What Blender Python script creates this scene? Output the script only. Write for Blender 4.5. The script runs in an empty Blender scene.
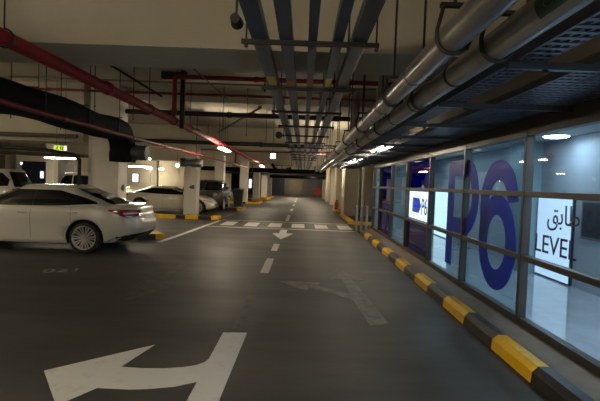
import bpy, bmesh, math, random
from mathutils import Vector, Matrix
random.seed(7)
PI = math.pi
SC = bpy.context.scene
COL = SC.collection

# ------------------------------------------------------------------ camera
EYE = 1.66
r_ = Vector((0.99932974, 0.00681712, 0.03596665))
u_ = Vector((-0.03619751, 0.03747265, 0.99864185))
f_ = Vector((-0.00546009, 0.9992744, -0.0376943))
cd = bpy.data.cameras.new('camera')
cam = bpy.data.objects.new('camera', cd)
COL.objects.link(cam)
cam.matrix_world = Matrix(((r_.x, u_.x, -f_.x, 0), (r_.y, u_.y, -f_.y, 0), (r_.z, u_.z, -f_.z, EYE), (0, 0, 0, 1)))
cd.sensor_fit = 'HORIZONTAL'
cd.sensor_width = 36.0
cd.lens = 36.0 * 440 / 600
cd.clip_start = 0.05
cd.clip_end = 300
SC.camera = cam

# ------------------------------------------------------------------ world and exposure
w = bpy.data.worlds.new('world')
SC.world = w
w.use_nodes = True
w.node_tree.nodes['Background'].inputs[0].default_value = (0.75, 0.8, 0.9, 1)
w.node_tree.nodes['Background'].inputs[1].default_value = 0.02
SC.view_settings.view_transform = 'Standard'
SC.view_settings.look = 'None'
SC.view_settings.gamma = 1
SC.view_settings.use_curve_mapping = False
SC.view_settings.exposure = 0.3
TUBE = 150.0          # emission of the garage tubes
LOBBY = 44.0          # emission of the lobby lights

# ------------------------------------------------------------------ materials
def mat(name, col, rough=0.6, metal=0.0, noise=0.0, nscale=8.0, spec=0.5, coat=0.0, bump=0.0, bscale=60.0, emit=None, es=0.0, stretch=None):
    m = bpy.data.materials.new(name)
    m.use_nodes = True
    nt = m.node_tree
    b = nt.nodes['Principled BSDF']
    b.inputs['Base Color'].default_value = (*col, 1)
    b.inputs['Roughness'].default_value = rough
    b.inputs['Metallic'].default_value = metal
    b.inputs['Specular IOR Level'].default_value = spec
    b.inputs['Coat Weight'].default_value = coat
    b.inputs['Coat Roughness'].default_value = 0.06
    if emit:
        b.inputs['Emission Color'].default_value = (*emit, 1)
        b.inputs['Emission Strength'].default_value = es
    if noise or bump:
        tc = nt.nodes.new('ShaderNodeTexCoord')
        src = tc.outputs['Object']
        if stretch:
            mp = nt.nodes.new('ShaderNodeMapping')
            mp.inputs['Scale'].default_value = stretch
            nt.links.new(src, mp.inputs['Vector'])
            src = mp.outputs['Vector']
    if noise:
        n = nt.nodes.new('ShaderNodeTexNoise')
        n.inputs['Scale'].default_value = nscale
        n.inputs['Detail'].default_value = 6
        n.inputs['Roughness'].default_value = 0.65
        nt.links.new(src, n.inputs['Vector'])
        cr = nt.nodes.new('ShaderNodeValToRGB')
        cr.color_ramp.elements[0].position = 0.3
        cr.color_ramp.elements[1].position = 0.7
        cr.color_ramp.elements[0].color = (*[max(0, c * (1 - noise)) for c in col], 1)
        cr.color_ramp.elements[1].color = (*[min(1, c * (1 + noise)) for c in col], 1)
        nt.links.new(n.outputs['Fac'], cr.inputs['Fac'])
        nt.links.new(cr.outputs['Color'], b.inputs['Base Color'])
    if bump:
        n2 = nt.nodes.new('ShaderNodeTexNoise')
        n2.inputs['Scale'].default_value = bscale
        n2.inputs['Detail'].default_value = 4
        nt.links.new(src, n2.inputs['Vector'])
        bp = nt.nodes.new('ShaderNodeBump')
        bp.inputs['Strength'].default_value = bump
        bp.inputs['Distance'].default_value = 0.01
        nt.links.new(n2.outputs['Fac'], bp.inputs['Height'])
        nt.links.new(bp.outputs['Normal'], b.inputs['Normal'])
    return m

def floor_mat():
    m = mat('floor_screed', (0.052, 0.05, 0.047), 0.5, spec=0.38)
    nt = m.node_tree
    b = nt.nodes['Principled BSDF']
    tc = nt.nodes.new('ShaderNodeTexCoord')
    mp = nt.nodes.new('ShaderNodeMapping')
    mp.inputs['Scale'].default_value = (0.5, 1.6, 1)
    nt.links.new(tc.outputs['Object'], mp.inputs['Vector'])
    n = nt.nodes.new('ShaderNodeTexNoise')
    n.inputs['Scale'].default_value = 1.1
    n.inputs['Detail'].default_value = 8
    n.inputs['Roughness'].default_value = 0.7
    nt.links.new(mp.outputs['Vector'], n.inputs['Vector'])
    cr = nt.nodes.new('ShaderNodeValToRGB')
    cr.color_ramp.elements[0].position = 0.3
    cr.color_ramp.elements[0].color = (0.03, 0.0285, 0.026, 1)
    cr.color_ramp.elements[1].position = 0.72
    cr.color_ramp.elements[1].color = (0.057, 0.054, 0.048, 1)
    nt.links.new(n.outputs['Fac'], cr.inputs['Fac'])
    nt.links.new(cr.outputs['Color'], b.inputs['Base Color'])
    n2 = nt.nodes.new('ShaderNodeTexNoise')
    n2.inputs['Scale'].default_value = 0.9
    n2.inputs['Detail'].default_value = 6
    nt.links.new(mp.outputs['Vector'], n2.inputs['Vector'])
    mr = nt.nodes.new('ShaderNodeMapRange')
    mr.inputs['To Min'].default_value = 0.4
    mr.inputs['To Max'].default_value = 0.68
    nt.links.new(n2.outputs['Fac'], mr.inputs['Value'])
    nt.links.new(mr.outputs['Result'], b.inputs['Roughness'])
    return m

def paint_mat(name, col, wear):
    """Road paint worn through to the floor colour in patches."""
    m = mat(name, col, 0.6, spec=0.35)
    nt = m.node_tree
    b = nt.nodes['Principled BSDF']
    tc = nt.nodes.new('ShaderNodeTexCoord')
    n = nt.nodes.new('ShaderNodeTexNoise')
    n.inputs['Scale'].default_value = 5.5
    n.inputs['Detail'].default_value = 9
    n.inputs['Roughness'].default_value = 0.75
    nt.links.new(tc.outputs['Object'], n.inputs['Vector'])
    cr = nt.nodes.new('ShaderNodeValToRGB')
    lo, hi, floor_, top = wear
    base = (0.042, 0.04, 0.036)
    cr.color_ramp.elements[0].position = lo
    cr.color_ramp.elements[0].color = (*[c * floor_ + q * (1 - floor_) for c, q in zip(col, base)], 1)
    cr.color_ramp.elements[1].position = hi
    cr.color_ramp.elements[1].color = (*[c * top + q * (1 - top) for c, q in zip(col, base)], 1)
    nt.links.new(n.outputs['Fac'], cr.inputs['Fac'])
    nt.links.new(cr.outputs['Color'], b.inputs['Base Color'])
    return m

def film_mat(name, front, through, mixf, rough=0.3):
    """Coloured vinyl film: shows its colour in front light and glows when lit from behind."""
    m = mat(name, front, rough, noise=0.05, nscale=4)
    nt = m.node_tree
    b = nt.nodes['Principled BSDF']
    out = [n for n in nt.nodes if n.type == 'OUTPUT_MATERIAL'][0]
    tl = nt.nodes.new('ShaderNodeBsdfTranslucent')
    tl.inputs[0].default_value = (*through, 1)
    mx = nt.nodes.new('ShaderNodeMixShader')
    mx.inputs[0].default_value = mixf
    nt.links.new(b.outputs[0], mx.inputs[1])
    nt.links.new(tl.outputs[0], mx.inputs[2])
    nt.links.new(mx.outputs[0], out.inputs['Surface'])
    return m

def glass_mat(name, tint, refl=0.12, rough=0.0):
    m = bpy.data.materials.new(name)
    m.use_nodes = True
    nt = m.node_tree
    nt.nodes.clear()
    out = nt.nodes.new('ShaderNodeOutputMaterial')
    tr = nt.nodes.new('ShaderNodeBsdfTransparent')
    tr.inputs[0].default_value = (*tint, 1)
    gl = nt.nodes.new('ShaderNodeBsdfGlossy')
    gl.inputs['Roughness'].default_value = rough
    fr = nt.nodes.new('ShaderNodeLayerWeight')
    fr.inputs['Blend'].default_value = refl
    mx = nt.nodes.new('ShaderNodeMixShader')
    nt.links.new(fr.outputs['Fresnel'], mx.inputs['Fac'])
    nt.links.new(tr.outputs[0], mx.inputs[1])
    nt.links.new(gl.outputs[0], mx.inputs[2])
    nt.links.new(mx.outputs[0], out.inputs['Surface'])
    return m

M = {}
M['floor'] = floor_mat()
M['concrete'] = mat('painted_concrete', (0.56, 0.515, 0.4), 0.85, noise=0.07, nscale=1.2, bump=0.15, bscale=25)
M['slab'] = mat('slab_paint', (0.52, 0.48, 0.38), 0.9, noise=0.08, nscale=0.8, bump=0.15, bscale=20)
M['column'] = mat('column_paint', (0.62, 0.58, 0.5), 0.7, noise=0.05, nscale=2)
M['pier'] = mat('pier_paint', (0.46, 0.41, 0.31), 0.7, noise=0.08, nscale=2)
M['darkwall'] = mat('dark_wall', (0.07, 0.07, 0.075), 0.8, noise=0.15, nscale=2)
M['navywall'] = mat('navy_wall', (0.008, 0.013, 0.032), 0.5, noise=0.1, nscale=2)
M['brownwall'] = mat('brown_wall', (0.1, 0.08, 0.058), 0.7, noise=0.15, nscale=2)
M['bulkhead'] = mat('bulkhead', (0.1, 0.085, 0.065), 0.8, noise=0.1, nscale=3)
M['yellow'] = mat('yellow_paint', (0.7, 0.4, 0.002), 0.45, noise=0.13, nscale=7)
M['black'] = mat('black_paint', (0.02, 0.019, 0.018), 0.4, noise=0.3, nscale=9)
M['walk'] = mat('walkway', (0.15, 0.115, 0.08), 0.75, noise=0.15, nscale=4)
M['white'] = paint_mat('white_road_paint', (0.54, 0.53, 0.5), (0.3, 0.46, 0.72, 0.97))
M['worn'] = paint_mat('worn_road_paint', (0.5, 0.47, 0.41), (0.35, 0.7, 0.05, 0.5))
M['numberpaint'] = paint_mat('bay_number_paint', (0.5, 0.48, 0.43), (0.38, 0.6, 0.1, 0.8))
M['ghost'] = paint_mat('faded_road_paint', (0.5, 0.47, 0.41), (0.36, 0.72, 0.0, 0.16))
M['red'] = mat('red_pipe_paint', (0.32, 0.016, 0.018), 0.6, spec=0.3, noise=0.15, nscale=6)
M['darkred'] = mat('dark_red_pipe_paint', (0.2, 0.014, 0.014), 0.45, noise=0.15, nscale=6)
M['rubber'] = mat('black_insulation', (0.006, 0.006, 0.007), 0.8, spec=0.15, noise=0.3, nscale=5, bump=0.5, bscale=12)
M['ribbed'] = mat('grey_ribbed_hose', (0.05, 0.052, 0.05), 0.6)
M['iron'] = mat('black_iron', (0.025, 0.024, 0.023), 0.6, 0.2)
M['tan'] = mat('tan_pipe', (0.25, 0.2, 0.14), 0.6)
M['steel'] = mat('galvanised_steel', (0.2, 0.2, 0.21), 0.45, 0.85, noise=0.2, nscale=12)
M['darksteel'] = mat('dark_strut_steel', (0.045, 0.044, 0.044), 0.5, 0.6, noise=0.2, nscale=12)
M['trunk'] = mat('blue_grey_trunking', (0.028, 0.065, 0.145), 0.35, 0.3, noise=0.12, nscale=5)
M['tray'] = mat('cable_tray_steel', (0.13, 0.14, 0.165), 0.4, 0.75, noise=0.15, nscale=8)
M['foil'] = mat('foil_cladding', (0.38, 0.37, 0.345), 0.28, 0.75, noise=0.22, nscale=2.5, bump=0.25, bscale=8)
M['lagging'] = mat('grey_lagging', (0.3, 0.295, 0.28), 0.3, 0.4, noise=0.2, nscale=3, bump=0.3, bscale=7)
M['band'] = mat('black_band', (0.02, 0.02, 0.02), 0.6)
M['greenlabel'] = mat('green_label', (0.012, 0.05, 0.04), 0.5)
M['labelink'] = mat('label_ink', (0.16, 0.24, 0.22), 0.5)
M['sticker'] = mat('yellow_sticker', (0.75, 0.6, 0.05), 0.5)
M['orange'] = mat('orange_sticker', (0.5, 0.2, 0.05), 0.5)
M['alu'] = mat('window_aluminium', (0.06, 0.054, 0.048), 0.4, 0.5, noise=0.06, nscale=6)
M['whitemetal'] = mat('white_metal', (0.72, 0.7, 0.66), 0.4)
M['tube'] = mat('fluorescent_tube', (0.9, 0.88, 0.8), 0.4, emit=(1.0, 0.86, 0.64), es=TUBE)
M['farlight'] = mat('lit_far_panel', (0.8, 0.85, 0.9), 0.4, emit=(0.72, 0.82, 1.0), es=1.0)
M['whitelamp'] = mat('small_lamp', (0.9, 0.88, 0.8), 0.4, emit=(1.0, 0.9, 0.72), es=5)
M['exitgreen'] = mat('exit_sign_face', (0.3, 0.4, 0.02), 0.4, emit=(0.55, 0.7, 0.06), es=0.9)
M['exitdark'] = mat('exit_sign_symbol', (0.01, 0.06, 0.01), 0.5)
M['exitwhite'] = mat('exit_sign_end', (0.8, 0.8, 0.7), 0.5, emit=(0.9, 0.95, 0.7), es=1.0)
M['lobbywall'] = mat('lobby_wall', (0.34, 0.39, 0.43), 0.5, noise=0.04, nscale=2)
M['lobbybounce'] = mat('lobby_bounce_wall', (0.75, 0.77, 0.8), 0.5)
M['lobbyteal'] = mat('lobby_teal_wall', (0.2, 0.3, 0.34), 0.45, noise=0.06, nscale=2)
M['lobbyceil'] = mat('lobby_ceiling', (0.45, 0.48, 0.5), 0.7)
M['lobbyfloor'] = mat('lobby_floor_tile', (0.33, 0.36, 0.4), 0.07, noise=0.12, nscale=2, spec=0.9)
M['lobbylamp'] = mat('lobby_lamp', (0.9, 0.9, 0.9), 0.4, emit=(0.66, 0.85, 1.0), es=LOBBY)
M['lightbox'] = mat('backlit_white_panel', (0.85, 0.88, 0.9), 0.4, emit=(0.75, 0.9, 1.0), es=1.25)
M['softbox'] = mat('backlit_pale_panel', (0.6, 0.66, 0.72), 0.4, emit=(0.55, 0.78, 1.0), es=0.72)
M['navyfilm'] = film_mat('navy_film', (0.018, 0.02, 0.2), (0.05, 0.06, 0.6), 0.5, 0.15)
M['bluevinyl'] = film_mat('blue_vinyl', (0.008, 0.05, 0.28), (0.012, 0.13, 0.6), 0.5, 0.4)
M['inkvinyl'] = mat('dark_blue_vinyl', (0.006, 0.01, 0.06), 0.4)
M['tagblue'] = mat('blue_panel_print', (0.02, 0.04, 0.4), 0.4, emit=(0.03, 0.08, 0.6), es=0.45)
M['picture'] = mat('picture_print', (0.03, 0.035, 0.045), 0.4, noise=0.9, nscale=5)
M['pictureframe'] = mat('picture_frame', (0.15, 0.16, 0.17), 0.4)
M['glass'] = glass_mat('clear_glass', (0.72, 0.8, 0.84), 0.16)
M['tealglass'] = glass_mat('teal_glass', (0.5, 0.68, 0.74), 0.2)
M['blueglass'] = glass_mat('blue_film_glass', (0.1, 0.16, 0.42), 0.2)
M['paintwhite'] = mat('pearl_white_car_paint', (0.5, 0.475, 0.42), 0.3, 0.0, coat=1.0)
M['paintcream'] = mat('cream_car_paint', (0.68, 0.62, 0.48), 0.3, 0.0, coat=1.0)
M['paintgrey'] = mat('dark_grey_car_paint', (0.07, 0.072, 0.075), 0.28, 0.3, coat=1.0)
M['paintblack'] = mat('black_car_paint', (0.015, 0.015, 0.017), 0.25, 0.2, coat=1.0)
M['autoglass'] = mat('dark_car_glass', (0.006, 0.007, 0.008), 0.06, spec=0.3)
M['tyre'] = mat('tyre_rubber', (0.012, 0.012, 0.012), 0.8)
M['alloy'] = mat('alloy_rim', (0.6, 0.58, 0.55), 0.28, 0.9)
M['chrome'] = mat('chrome', (0.8, 0.78, 0.75), 0.2, 0.6)
M['tail'] = mat('red_tail_lamp', (0.15, 0.005, 0.008), 0.12, coat=1.0)
M['tailclear'] = mat('clear_lamp_strip', (0.75, 0.55, 0.52), 0.15, coat=1.0)
M['plastic'] = mat('black_plastic', (0.015, 0.015, 0.015), 0.55)
M['seam'] = mat('panel_gap', (0.03, 0.03, 0.03), 0.8)
M['plate'] = mat('number_plate', (0.7, 0.7, 0.68), 0.5)
M['bin'] = mat('bin_plastic', (0.02, 0.03, 0.028), 0.5)
M['stainless'] = mat('stainless_post', (0.36, 0.34, 0.31), 0.3, 0.9)
M['redplastic'] = mat('red_enamel', (0.5, 0.03, 0.015), 0.4)

# ------------------------------------------------------------------ mesh helpers
class MB:
    def __init__(s):
        s.v, s.f, s.mi, s.sm = [], [], [], []
    def add(s, vs, fs, mi=0, smooth=False):
        o = len(s.v)
        s.v += [tuple(p) for p in vs]
        for f in fs:
            s.f.append([i + o for i in f]); s.mi.append(mi); s.sm.append(smooth)
        return s
    def box(s, x0, x1, y0, y1, z0, z1, mi=0, ch=0.0):
        if ch <= 0:
            v = [(x0, y0, z0), (x1, y0, z0), (x1, y1, z0), (x0, y1, z0), (x0, y0, z1), (x1, y0, z1), (x1, y1, z1), (x0, y1, z1)]
            return s.add(v, [(3, 2, 1, 0), (4, 5, 6, 7), (0, 1, 5, 4), (1, 2, 6, 5), (2, 3, 7, 6), (3, 0, 4, 7)], mi)
        bm = bmesh.new()
        bmesh.ops.create_cube(bm, size=1)
        for q in bm.verts:
            q.co = ((x0 + x1) / 2 + q.co.x * (x1 - x0), (y0 + y1) / 2 + q.co.y * (y1 - y0), (z0 + z1) / 2 + q.co.z * (z1 - z0))
        bmesh.ops.bevel(bm, geom=bm.edges[:], offset=ch, segments=2, affect='EDGES', profile=0.6)
        bm.verts.index_update()
        s.add([q.co[:] for q in bm.verts], [[q.index for q in f.verts] for f in bm.faces], mi)
        bm.free()
        return s
    def tube(s, pts, r, n=12, mi=0, cap=True, smooth=True):
        pts = [Vector(p) for p in pts]
        rr = r if isinstance(r, (list, tuple)) else [r] * len(pts)
        rings = []
        prev = None
        for i, p in enumerate(pts):
            if i == 0: t = pts[1] - p
            elif i == len(pts) - 1: t = p - pts[i - 1]
            else: t = (pts[i + 1] - p).normalized() + (p - pts[i - 1]).normalized()
            t.normalize()
            if prev is None:
                a = Vector((0, 0, 1)) if abs(t.z) < 0.9 else Vector((1, 0, 0))
                x = t.cross(a).normalized()
            else:
                x = (prev - t * prev.dot(t)).normalized()
            prev = x
            y = t.cross(x)
            rings.append([p + (x * math.cos(2 * PI * k / n) + y * math.sin(2 * PI * k / n)) * rr[i] for k in range(n)])
        vs = [q for rg in rings for q in rg]
        fs = []
        for i in range(len(rings) - 1):
            for k in range(n):
                a = i * n + k; b = i * n + (k + 1) % n
                fs.append((a, b, b + n, a + n))
        s.add(vs, fs, mi, smooth)
        if cap:
            s.add(rings[0], [list(range(n))[::-1]], mi)
            s.add(rings[-1], [list(range(n))], mi)
        return s
    def prism(s, poly, z0, z1, mi=0):
        """A polygon in x, y extruded in z."""
        n = len(poly)
        vs = [(x, y, z0) for x, y in poly] + [(x, y, z1) for x, y in poly]
        return s.add(vs, [list(range(n))[::-1], list(range(n, 2 * n))] + [(i, (i + 1) % n, (i + 1) % n + n, i + n) for i in range(n)], mi)
    def grid(s, rows, mi=0, smooth=True, flip=False, closed=False):
        nr, nc = len(rows), len(rows[0])
        fs = []
        for i in range(nr - 1):
            for j in range(nc if closed else nc - 1):
                k = (j + 1) % nc
                q = (i * nc + j, i * nc + k, (i + 1) * nc + k, (i + 1) * nc + j)
                fs.append(q[::-1] if flip else q)
        return s.add([p for rw in rows for p in rw], fs, mi, smooth)
    def build(s, name, mats, parent=None):
        me = bpy.data.meshes.new(name)
        me.from_pydata(s.v, [], s.f)
        for m in (mats if isinstance(mats, (list, tuple)) else [mats]):
            me.materials.append(m)
        me.polygons.foreach_set('material_index', s.mi)
        me.polygons.foreach_set('use_smooth', s.sm)
        me.update()
        o = bpy.data.objects.new(name, me)
        COL.objects.link(o)
        if parent is not None:
            o.parent = parent
        return o

def tag(o, label=None, cat=None, group=None, kind=None):
    if label: o['label'] = label
    if cat: o['category'] = cat
    if group: o['group'] = group
    if kind: o['kind'] = kind
    return o

def thing(name, label, cat, loc=(0, 0, 0), rz=0.0, group=None, kind=None):
    o = bpy.data.objects.new(name, None)
    COL.objects.link(o)
    o.location = loc
    o.rotation_euler = (0, 0, rz)
    o.empty_display_size = 0.1
    return tag(o, label, cat, group, kind)

def copy_tree(o, parent=None):
    c = o.copy()
    COL.objects.link(c)
    c.parent = parent
    for ch in list(o.children):
        copy_tree(ch, c)
    return c

def clone(root, loc, label, group=None, rz=None):
    c = copy_tree(root)
    c.location = loc
    if rz is not None: c.rotation_euler = (0, 0, rz)
    c['label'] = label
    if group: c['group'] = group
    return c

ORD = ['first', 'second', 'third', 'fourth', 'fifth', 'sixth', 'seventh', 'eighth', 'ninth', 'tenth', 'eleventh', 'twelfth', 'thirteenth', 'fourteenth', 'fifteenth', 'sixteenth']

def text_mesh(body, size, mtl, name, mw, parent=None, depth=0.003, bold=0.0, sx=1.0, sy=1.0):
    cu = bpy.data.curves.new('glyphs', 'FONT')
    cu.body = body
    cu.size = size
    cu.extrude = depth
    cu.offset = bold
    cu.resolution_u = 4
    cu.align_x = 'CENTER'
    cu.align_y = 'CENTER'
    tmp = bpy.data.objects.new('glyphs', cu)
    COL.objects.link(tmp)
    bpy.context.view_layer.update()
    dg = bpy.context.evaluated_depsgraph_get()
    me = bpy.data.meshes.new_from_object(tmp.evaluated_get(dg))
    bpy.data.objects.remove(tmp)
    xs = [v.co.x for v in me.vertices]; ys = [v.co.y for v in me.vertices]
    if xs:
        cx, cy = (min(xs) + max(xs)) / 2, (min(ys) + max(ys)) / 2
        for v in me.vertices:
            v.co.x = (v.co.x - cx) * sx; v.co.y = (v.co.y - cy) * sy
    me.transform(mw)
    me.materials.clear()
    me.materials.append(mtl)
    o = bpy.data.objects.new(name, me)
    COL.objects.link(o)
    if parent is not None: o.parent = parent
    return o

def face_minus_x(x, y, z):     # text seen by a viewer looking towards +X
    return Matrix(((0, 0, -1, x), (-1, 0, 0, y), (0, 1, 0, z), (0, 0, 0, 1)))
def face_minus_y(x, y, z):     # text seen by a viewer looking towards +Y
    return Matrix(((1, 0, 0, x), (0, 0, -1, y), (0, 1, 0, z), (0, 0, 0, 1)))
def face_plus_x(x, y, z):
    return Matrix(((0, 0, 1, x), (1, 0, 0, y), (0, 1, 0, z), (0, 0, 0, 1)))
def text_size(o):
    b = [Vector(c) for c in o.bound_box]
    return [max(p[i] for p in b) - min(p[i] for p in b) for i in range(3)]

# ================================================================== SETTING
SLAB = 4.3
SOFF = 3.25
WALLX = 2.58
def struct(name, mb, mats, label=None, cat=None):
    return tag(mb.build(name, mats), label, cat, kind='structure')

struct('floor', MB().box(-34, 2.04, -16, 62, -0.2, 0), M['floor'], 'dark grey sealed concrete garage floor', 'floor')
struct('floor_far_right', MB().box(2.04, 5, 16.0, 62, -0.2, 0), M['floor'], 'dark floor past the glazed lobby', 'floor')
struct('ceiling', MB().box(-34, 5, -16, 62, SLAB, SLAB + 0.2), M['slab'], 'cream painted concrete ceiling slab', 'ceiling')
struct('wall_back', MB().box(-34, 5, -16.2, -16, 0, SLAB), M['concrete'], 'cream wall behind the viewpoint', 'wall')
struct('wall_left', MB().box(-34.2, -34, -16, 62, 0, SLAB), M['brownwall'], 'dim brown wall far to the left', 'wall')
for i, y in enumerate((5.35, 21.4, 37.4, 53.4)):
    struct('ceiling_beam', MB().box(-34, WALLX + 0.02, y, y + 1.0, SOFF, SLAB - 0.002), M['concrete'],
           ORD[i] + ' deep cream concrete beam across the lane', 'beam')
for i, y in enumerate((12.95, 29.15, 45.35)):
    struct('ceiling_rib', MB().box(-34, WALLX + 0.02, y, y + 1.15, 3.95, SLAB - 0.002), M['slab'],
           ORD[i] + ' shallow ceiling beam between two deep beams', 'beam')['kind'] = 'structure'
struct('ceiling_beam', MB().box(-34, -6.3, 12.55, 13.15, 2.62, SLAB - 0.002), M['concrete'], 'low cream beam running left from the nearest column', 'beam')
# far end wall, in its three colours
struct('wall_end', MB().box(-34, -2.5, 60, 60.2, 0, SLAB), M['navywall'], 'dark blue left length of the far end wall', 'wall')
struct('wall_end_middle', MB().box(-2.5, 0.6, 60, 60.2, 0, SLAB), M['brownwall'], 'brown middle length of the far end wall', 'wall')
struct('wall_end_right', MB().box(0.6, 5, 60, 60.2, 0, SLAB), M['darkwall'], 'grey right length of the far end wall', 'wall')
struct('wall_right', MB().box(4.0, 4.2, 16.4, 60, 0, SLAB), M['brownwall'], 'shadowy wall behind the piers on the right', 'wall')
# bulkhead over the glazing and wall behind the viewpoint on that side
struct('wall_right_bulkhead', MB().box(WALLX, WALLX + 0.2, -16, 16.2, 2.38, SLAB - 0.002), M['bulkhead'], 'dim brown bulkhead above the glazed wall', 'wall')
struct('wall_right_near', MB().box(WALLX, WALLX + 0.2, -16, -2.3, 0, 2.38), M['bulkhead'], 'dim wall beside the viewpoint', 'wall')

# ---------------- lobby behind the glass
LX = 4.5
struct('floor_lobby', MB().box(2.62, LX, -2.3, 16.2, -0.05, 0.13), M['lobbyfloor'], 'polished pale grey lobby floor', 'floor')
struct('ceiling_lobby', MB().box(WALLX + 0.2, LX, -2.3, 16.2, 2.62, 2.72), M['lobbyceil'], 'pale lobby ceiling', 'ceiling')
struct('wall_lobby', MB().box(LX, LX + 0.15, 4.6, 16.2, 0, 2.72), M['lobbywall'], 'pale blue-grey inner lobby wall', 'wall')
struct('wall_lobby_bounce', MB().box(LX, LX + 0.15, -2.3, 4.6, 0, 2.72), M['lobbybounce'], 'unseen near lobby wall whitened to bounce light at the pipes', 'wall')  # unseen near wall, made white to bounce lobby light up at the pipes
struct('wall_lobby_end', MB().box(WALLX + 0.1, LX + 0.15, 16.2, 16.4, 0, SLAB), M['lobbyteal'], 'teal-grey end wall of the lobby', 'wall')
struct('wall_lobby_near', MB().box(WALLX + 0.1, LX, -2.45, -2.3, 0, 2.72), M['lobbywall'], 'pale lobby wall beside the viewpoint', 'wall')
# wall pilaster seen through the second bay
struct('wall_lobby_pilaster', MB().box(4.2, LX, 8.35, 8.95, 0.13, 2.62), M['lobbyteal'], 'teal-grey pilaster on the lobby wall', 'wall')
# glowing wall panels
def light_panel(y0, y1, z0, z1, label, face='lightbox'):
    t = thing('wall_light_panel', label, 'light panel', (LX, (y0 + y1) / 2, z0), 0, 'backlit lobby wall panels')
    h = (y1 - y0) / 2
    MB().box(-0.05, -0.002, -h, h, 0, z1 - z0, ch=0.006).build('frame', M['alu'], t)
    MB().box(-0.062, -0.051, -h + 0.02, h - 0.02, 0.02, z1 - z0 - 0.02).build('diffuser', M[face], t)
light_panel(7.25, 8.32, 0.14, 1.64, 'tall glowing white panel behind the LEVEL lettering', 'softbox')
light_panel(13.35, 14.75, 0.14, 1.64, 'tall glowing white panel seen beside the letter P')
light_panel(0.2, 1.6, 0.14, 1.95, 'tall glowing white panel by the near end of the lobby')
# picture on the lobby wall
t = thing('picture', 'dark framed picture on the lobby wall right of the LEVEL lettering', 'picture', (LX, 6.1, 0.95))
MB().box(-0.03, -0.002, -0.96, 0.96, 0, 0.62, ch=0.005).build('frame', M['pictureframe'], t)
MB().box(-0.036, -0.031, -0.92, 0.92, 0.04, 0.58).build('print', M['picture'], t)
# lobby ceiling lights
lamp = None
spots = [(4.05, 7.15), (3.5, 5.3), (3.5, 3.2), (3.5, 1.0), (3.5, -1.2), (3.5, 9.3), (3.5, 11.4), (3.5, 13.6), (4.1, 2.1), (4.1, 0.0), (3.0, 2.1), (3.0, 0.0), (4.1, 4.0)]  # last five are unseen, added to light the clad pipes overhead
names = ['near the LEVEL lettering', 'over the right edge of the picture', 'past the right edge of view', 'in the near lobby', 'at the near lobby end', 'behind the figure 6', 'behind the letter P', 'behind the glowing P6 panel', 'added by the white wall middle', 'added by the white wall near end', 'added by the glass beside the viewpoint', 'added by the glass behind the viewpoint', 'added at the white wall far end']
for (x, y), nm in zip(spots, names):
    lb = 'round white ceiling lamp in the lobby ' + nm
    if lamp is None:
        lamp = thing('ceiling_lamp', lb, 'ceiling lamp', (x, y, 2.62), 0, 'lobby ceiling lamps')
        m = MB(); m.tube([(0, 0, -0.05), (0, 0, -0.001)], 0.2, 24); m.build('housing', M['whitemetal'], lamp)
        m = MB(); m.tube([(0, 0, -0.062), (0, 0, -0.051)], 0.175, 24); m.build('diffuser', M['lobbylamp'], lamp)
    else:
        clone(lamp, (x, y, 2.62), lb)

# ---------------- glazed wall: one window a bay
MUL = [-2.2, -0.4, 1.4, 3.25, 5.1, 7.0, 8.9, 10.9, 12.75, 14.7, 15.95]
Z0, ZT1, ZT2, Z1 = 0.13, 0.9, 1.635, 2.38
glz = {3: 'glass', 4: 'tealglass', 5: 'tealglass', 6: 'blueglass', 7: 'glass', 8: 'blueglass', 9: 'glass'}
bay_label = {3: 'clear storefront bay with the LEVEL lettering', 4: 'glazed bay behind the blue figure 6', 5: 'glazed bay behind the blue letter P',
             6: 'navy filmed bay with the glowing P6 panel', 7: 'narrow looking clear bay past the P6 panel', 8: 'blue filmed bay next to last of the glazing', 9: 'last clear bay at the far end of the glazing'}
for i in range(len(MUL) - 1):
    a, b = MUL[i], MUL[i + 1]
    wdw = thing('window_%d' % (i + 1), bay_label.get(i, 'clear storefront bay beside the viewpoint'), 'window', (WALLX, a, Z0), 0, kind='structure')
    L = b - a
    m = MB()
    m.box(-0.04, 0.06, -0.028, 0.028, 0, Z1 - Z0, ch=0.006)
    if i == len(MUL) - 2:
        m.box(-0.04, 0.06, L - 0.028, L + 0.028, 0, Z1 - Z0, ch=0.006)
    m.build('mullion', M['alu'], wdw)
    for nm, z, h in (('bottom_rail', 0.04, 0.04), ('transom', ZT1 - Z0, 0.032), ('transom', ZT2 - Z0, 0.032), ('top_rail', Z1 - Z0 - 0.04, 0.04)):
        MB().box(-0.035, 0.06, 0.03, L - 0.03, z - h, z + h, ch=0.005).build(nm, M['alu'], wdw)
    gm = M[glz.get(i, 'glass')]
    for zz0, zz1 in ((0.08, ZT1 - Z0 - 0.032), (ZT1 - Z0 + 0.032, ZT2 - Z0 - 0.032), (ZT2 - Z0 + 0.032, Z1 - Z0 - 0.08)):
        g = gm
        if i == 6 and abs(zz0 - (ZT1 - Z0 + 0.032)) < 1e-4: g = M['glass']
        MB().add([(0.03, 0.03, zz0), (0.03, L - 0.03, zz0), (0.03, L - 0.03, zz1), (0.03, 0.03, zz1)], [(3, 2, 1, 0)]).build('pane', g, wdw)
    if i in (6, 8):      # opaque film standing behind the glass of the filmed bays
        for zz0, zz1 in ((0.09, ZT1 - Z0 - 0.04), (ZT2 - Z0 + 0.04, Z1 - Z0 - 0.09)) + (((ZT1 - Z0 + 0.04, ZT2 - Z0 - 0.04),) if i == 8 else ()):
            MB().box(0.062, 0.07, 0.03, L - 0.03, zz0 - 0.02, zz1 + 0.02).build('film', M['navyfilm'], wdw)

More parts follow.
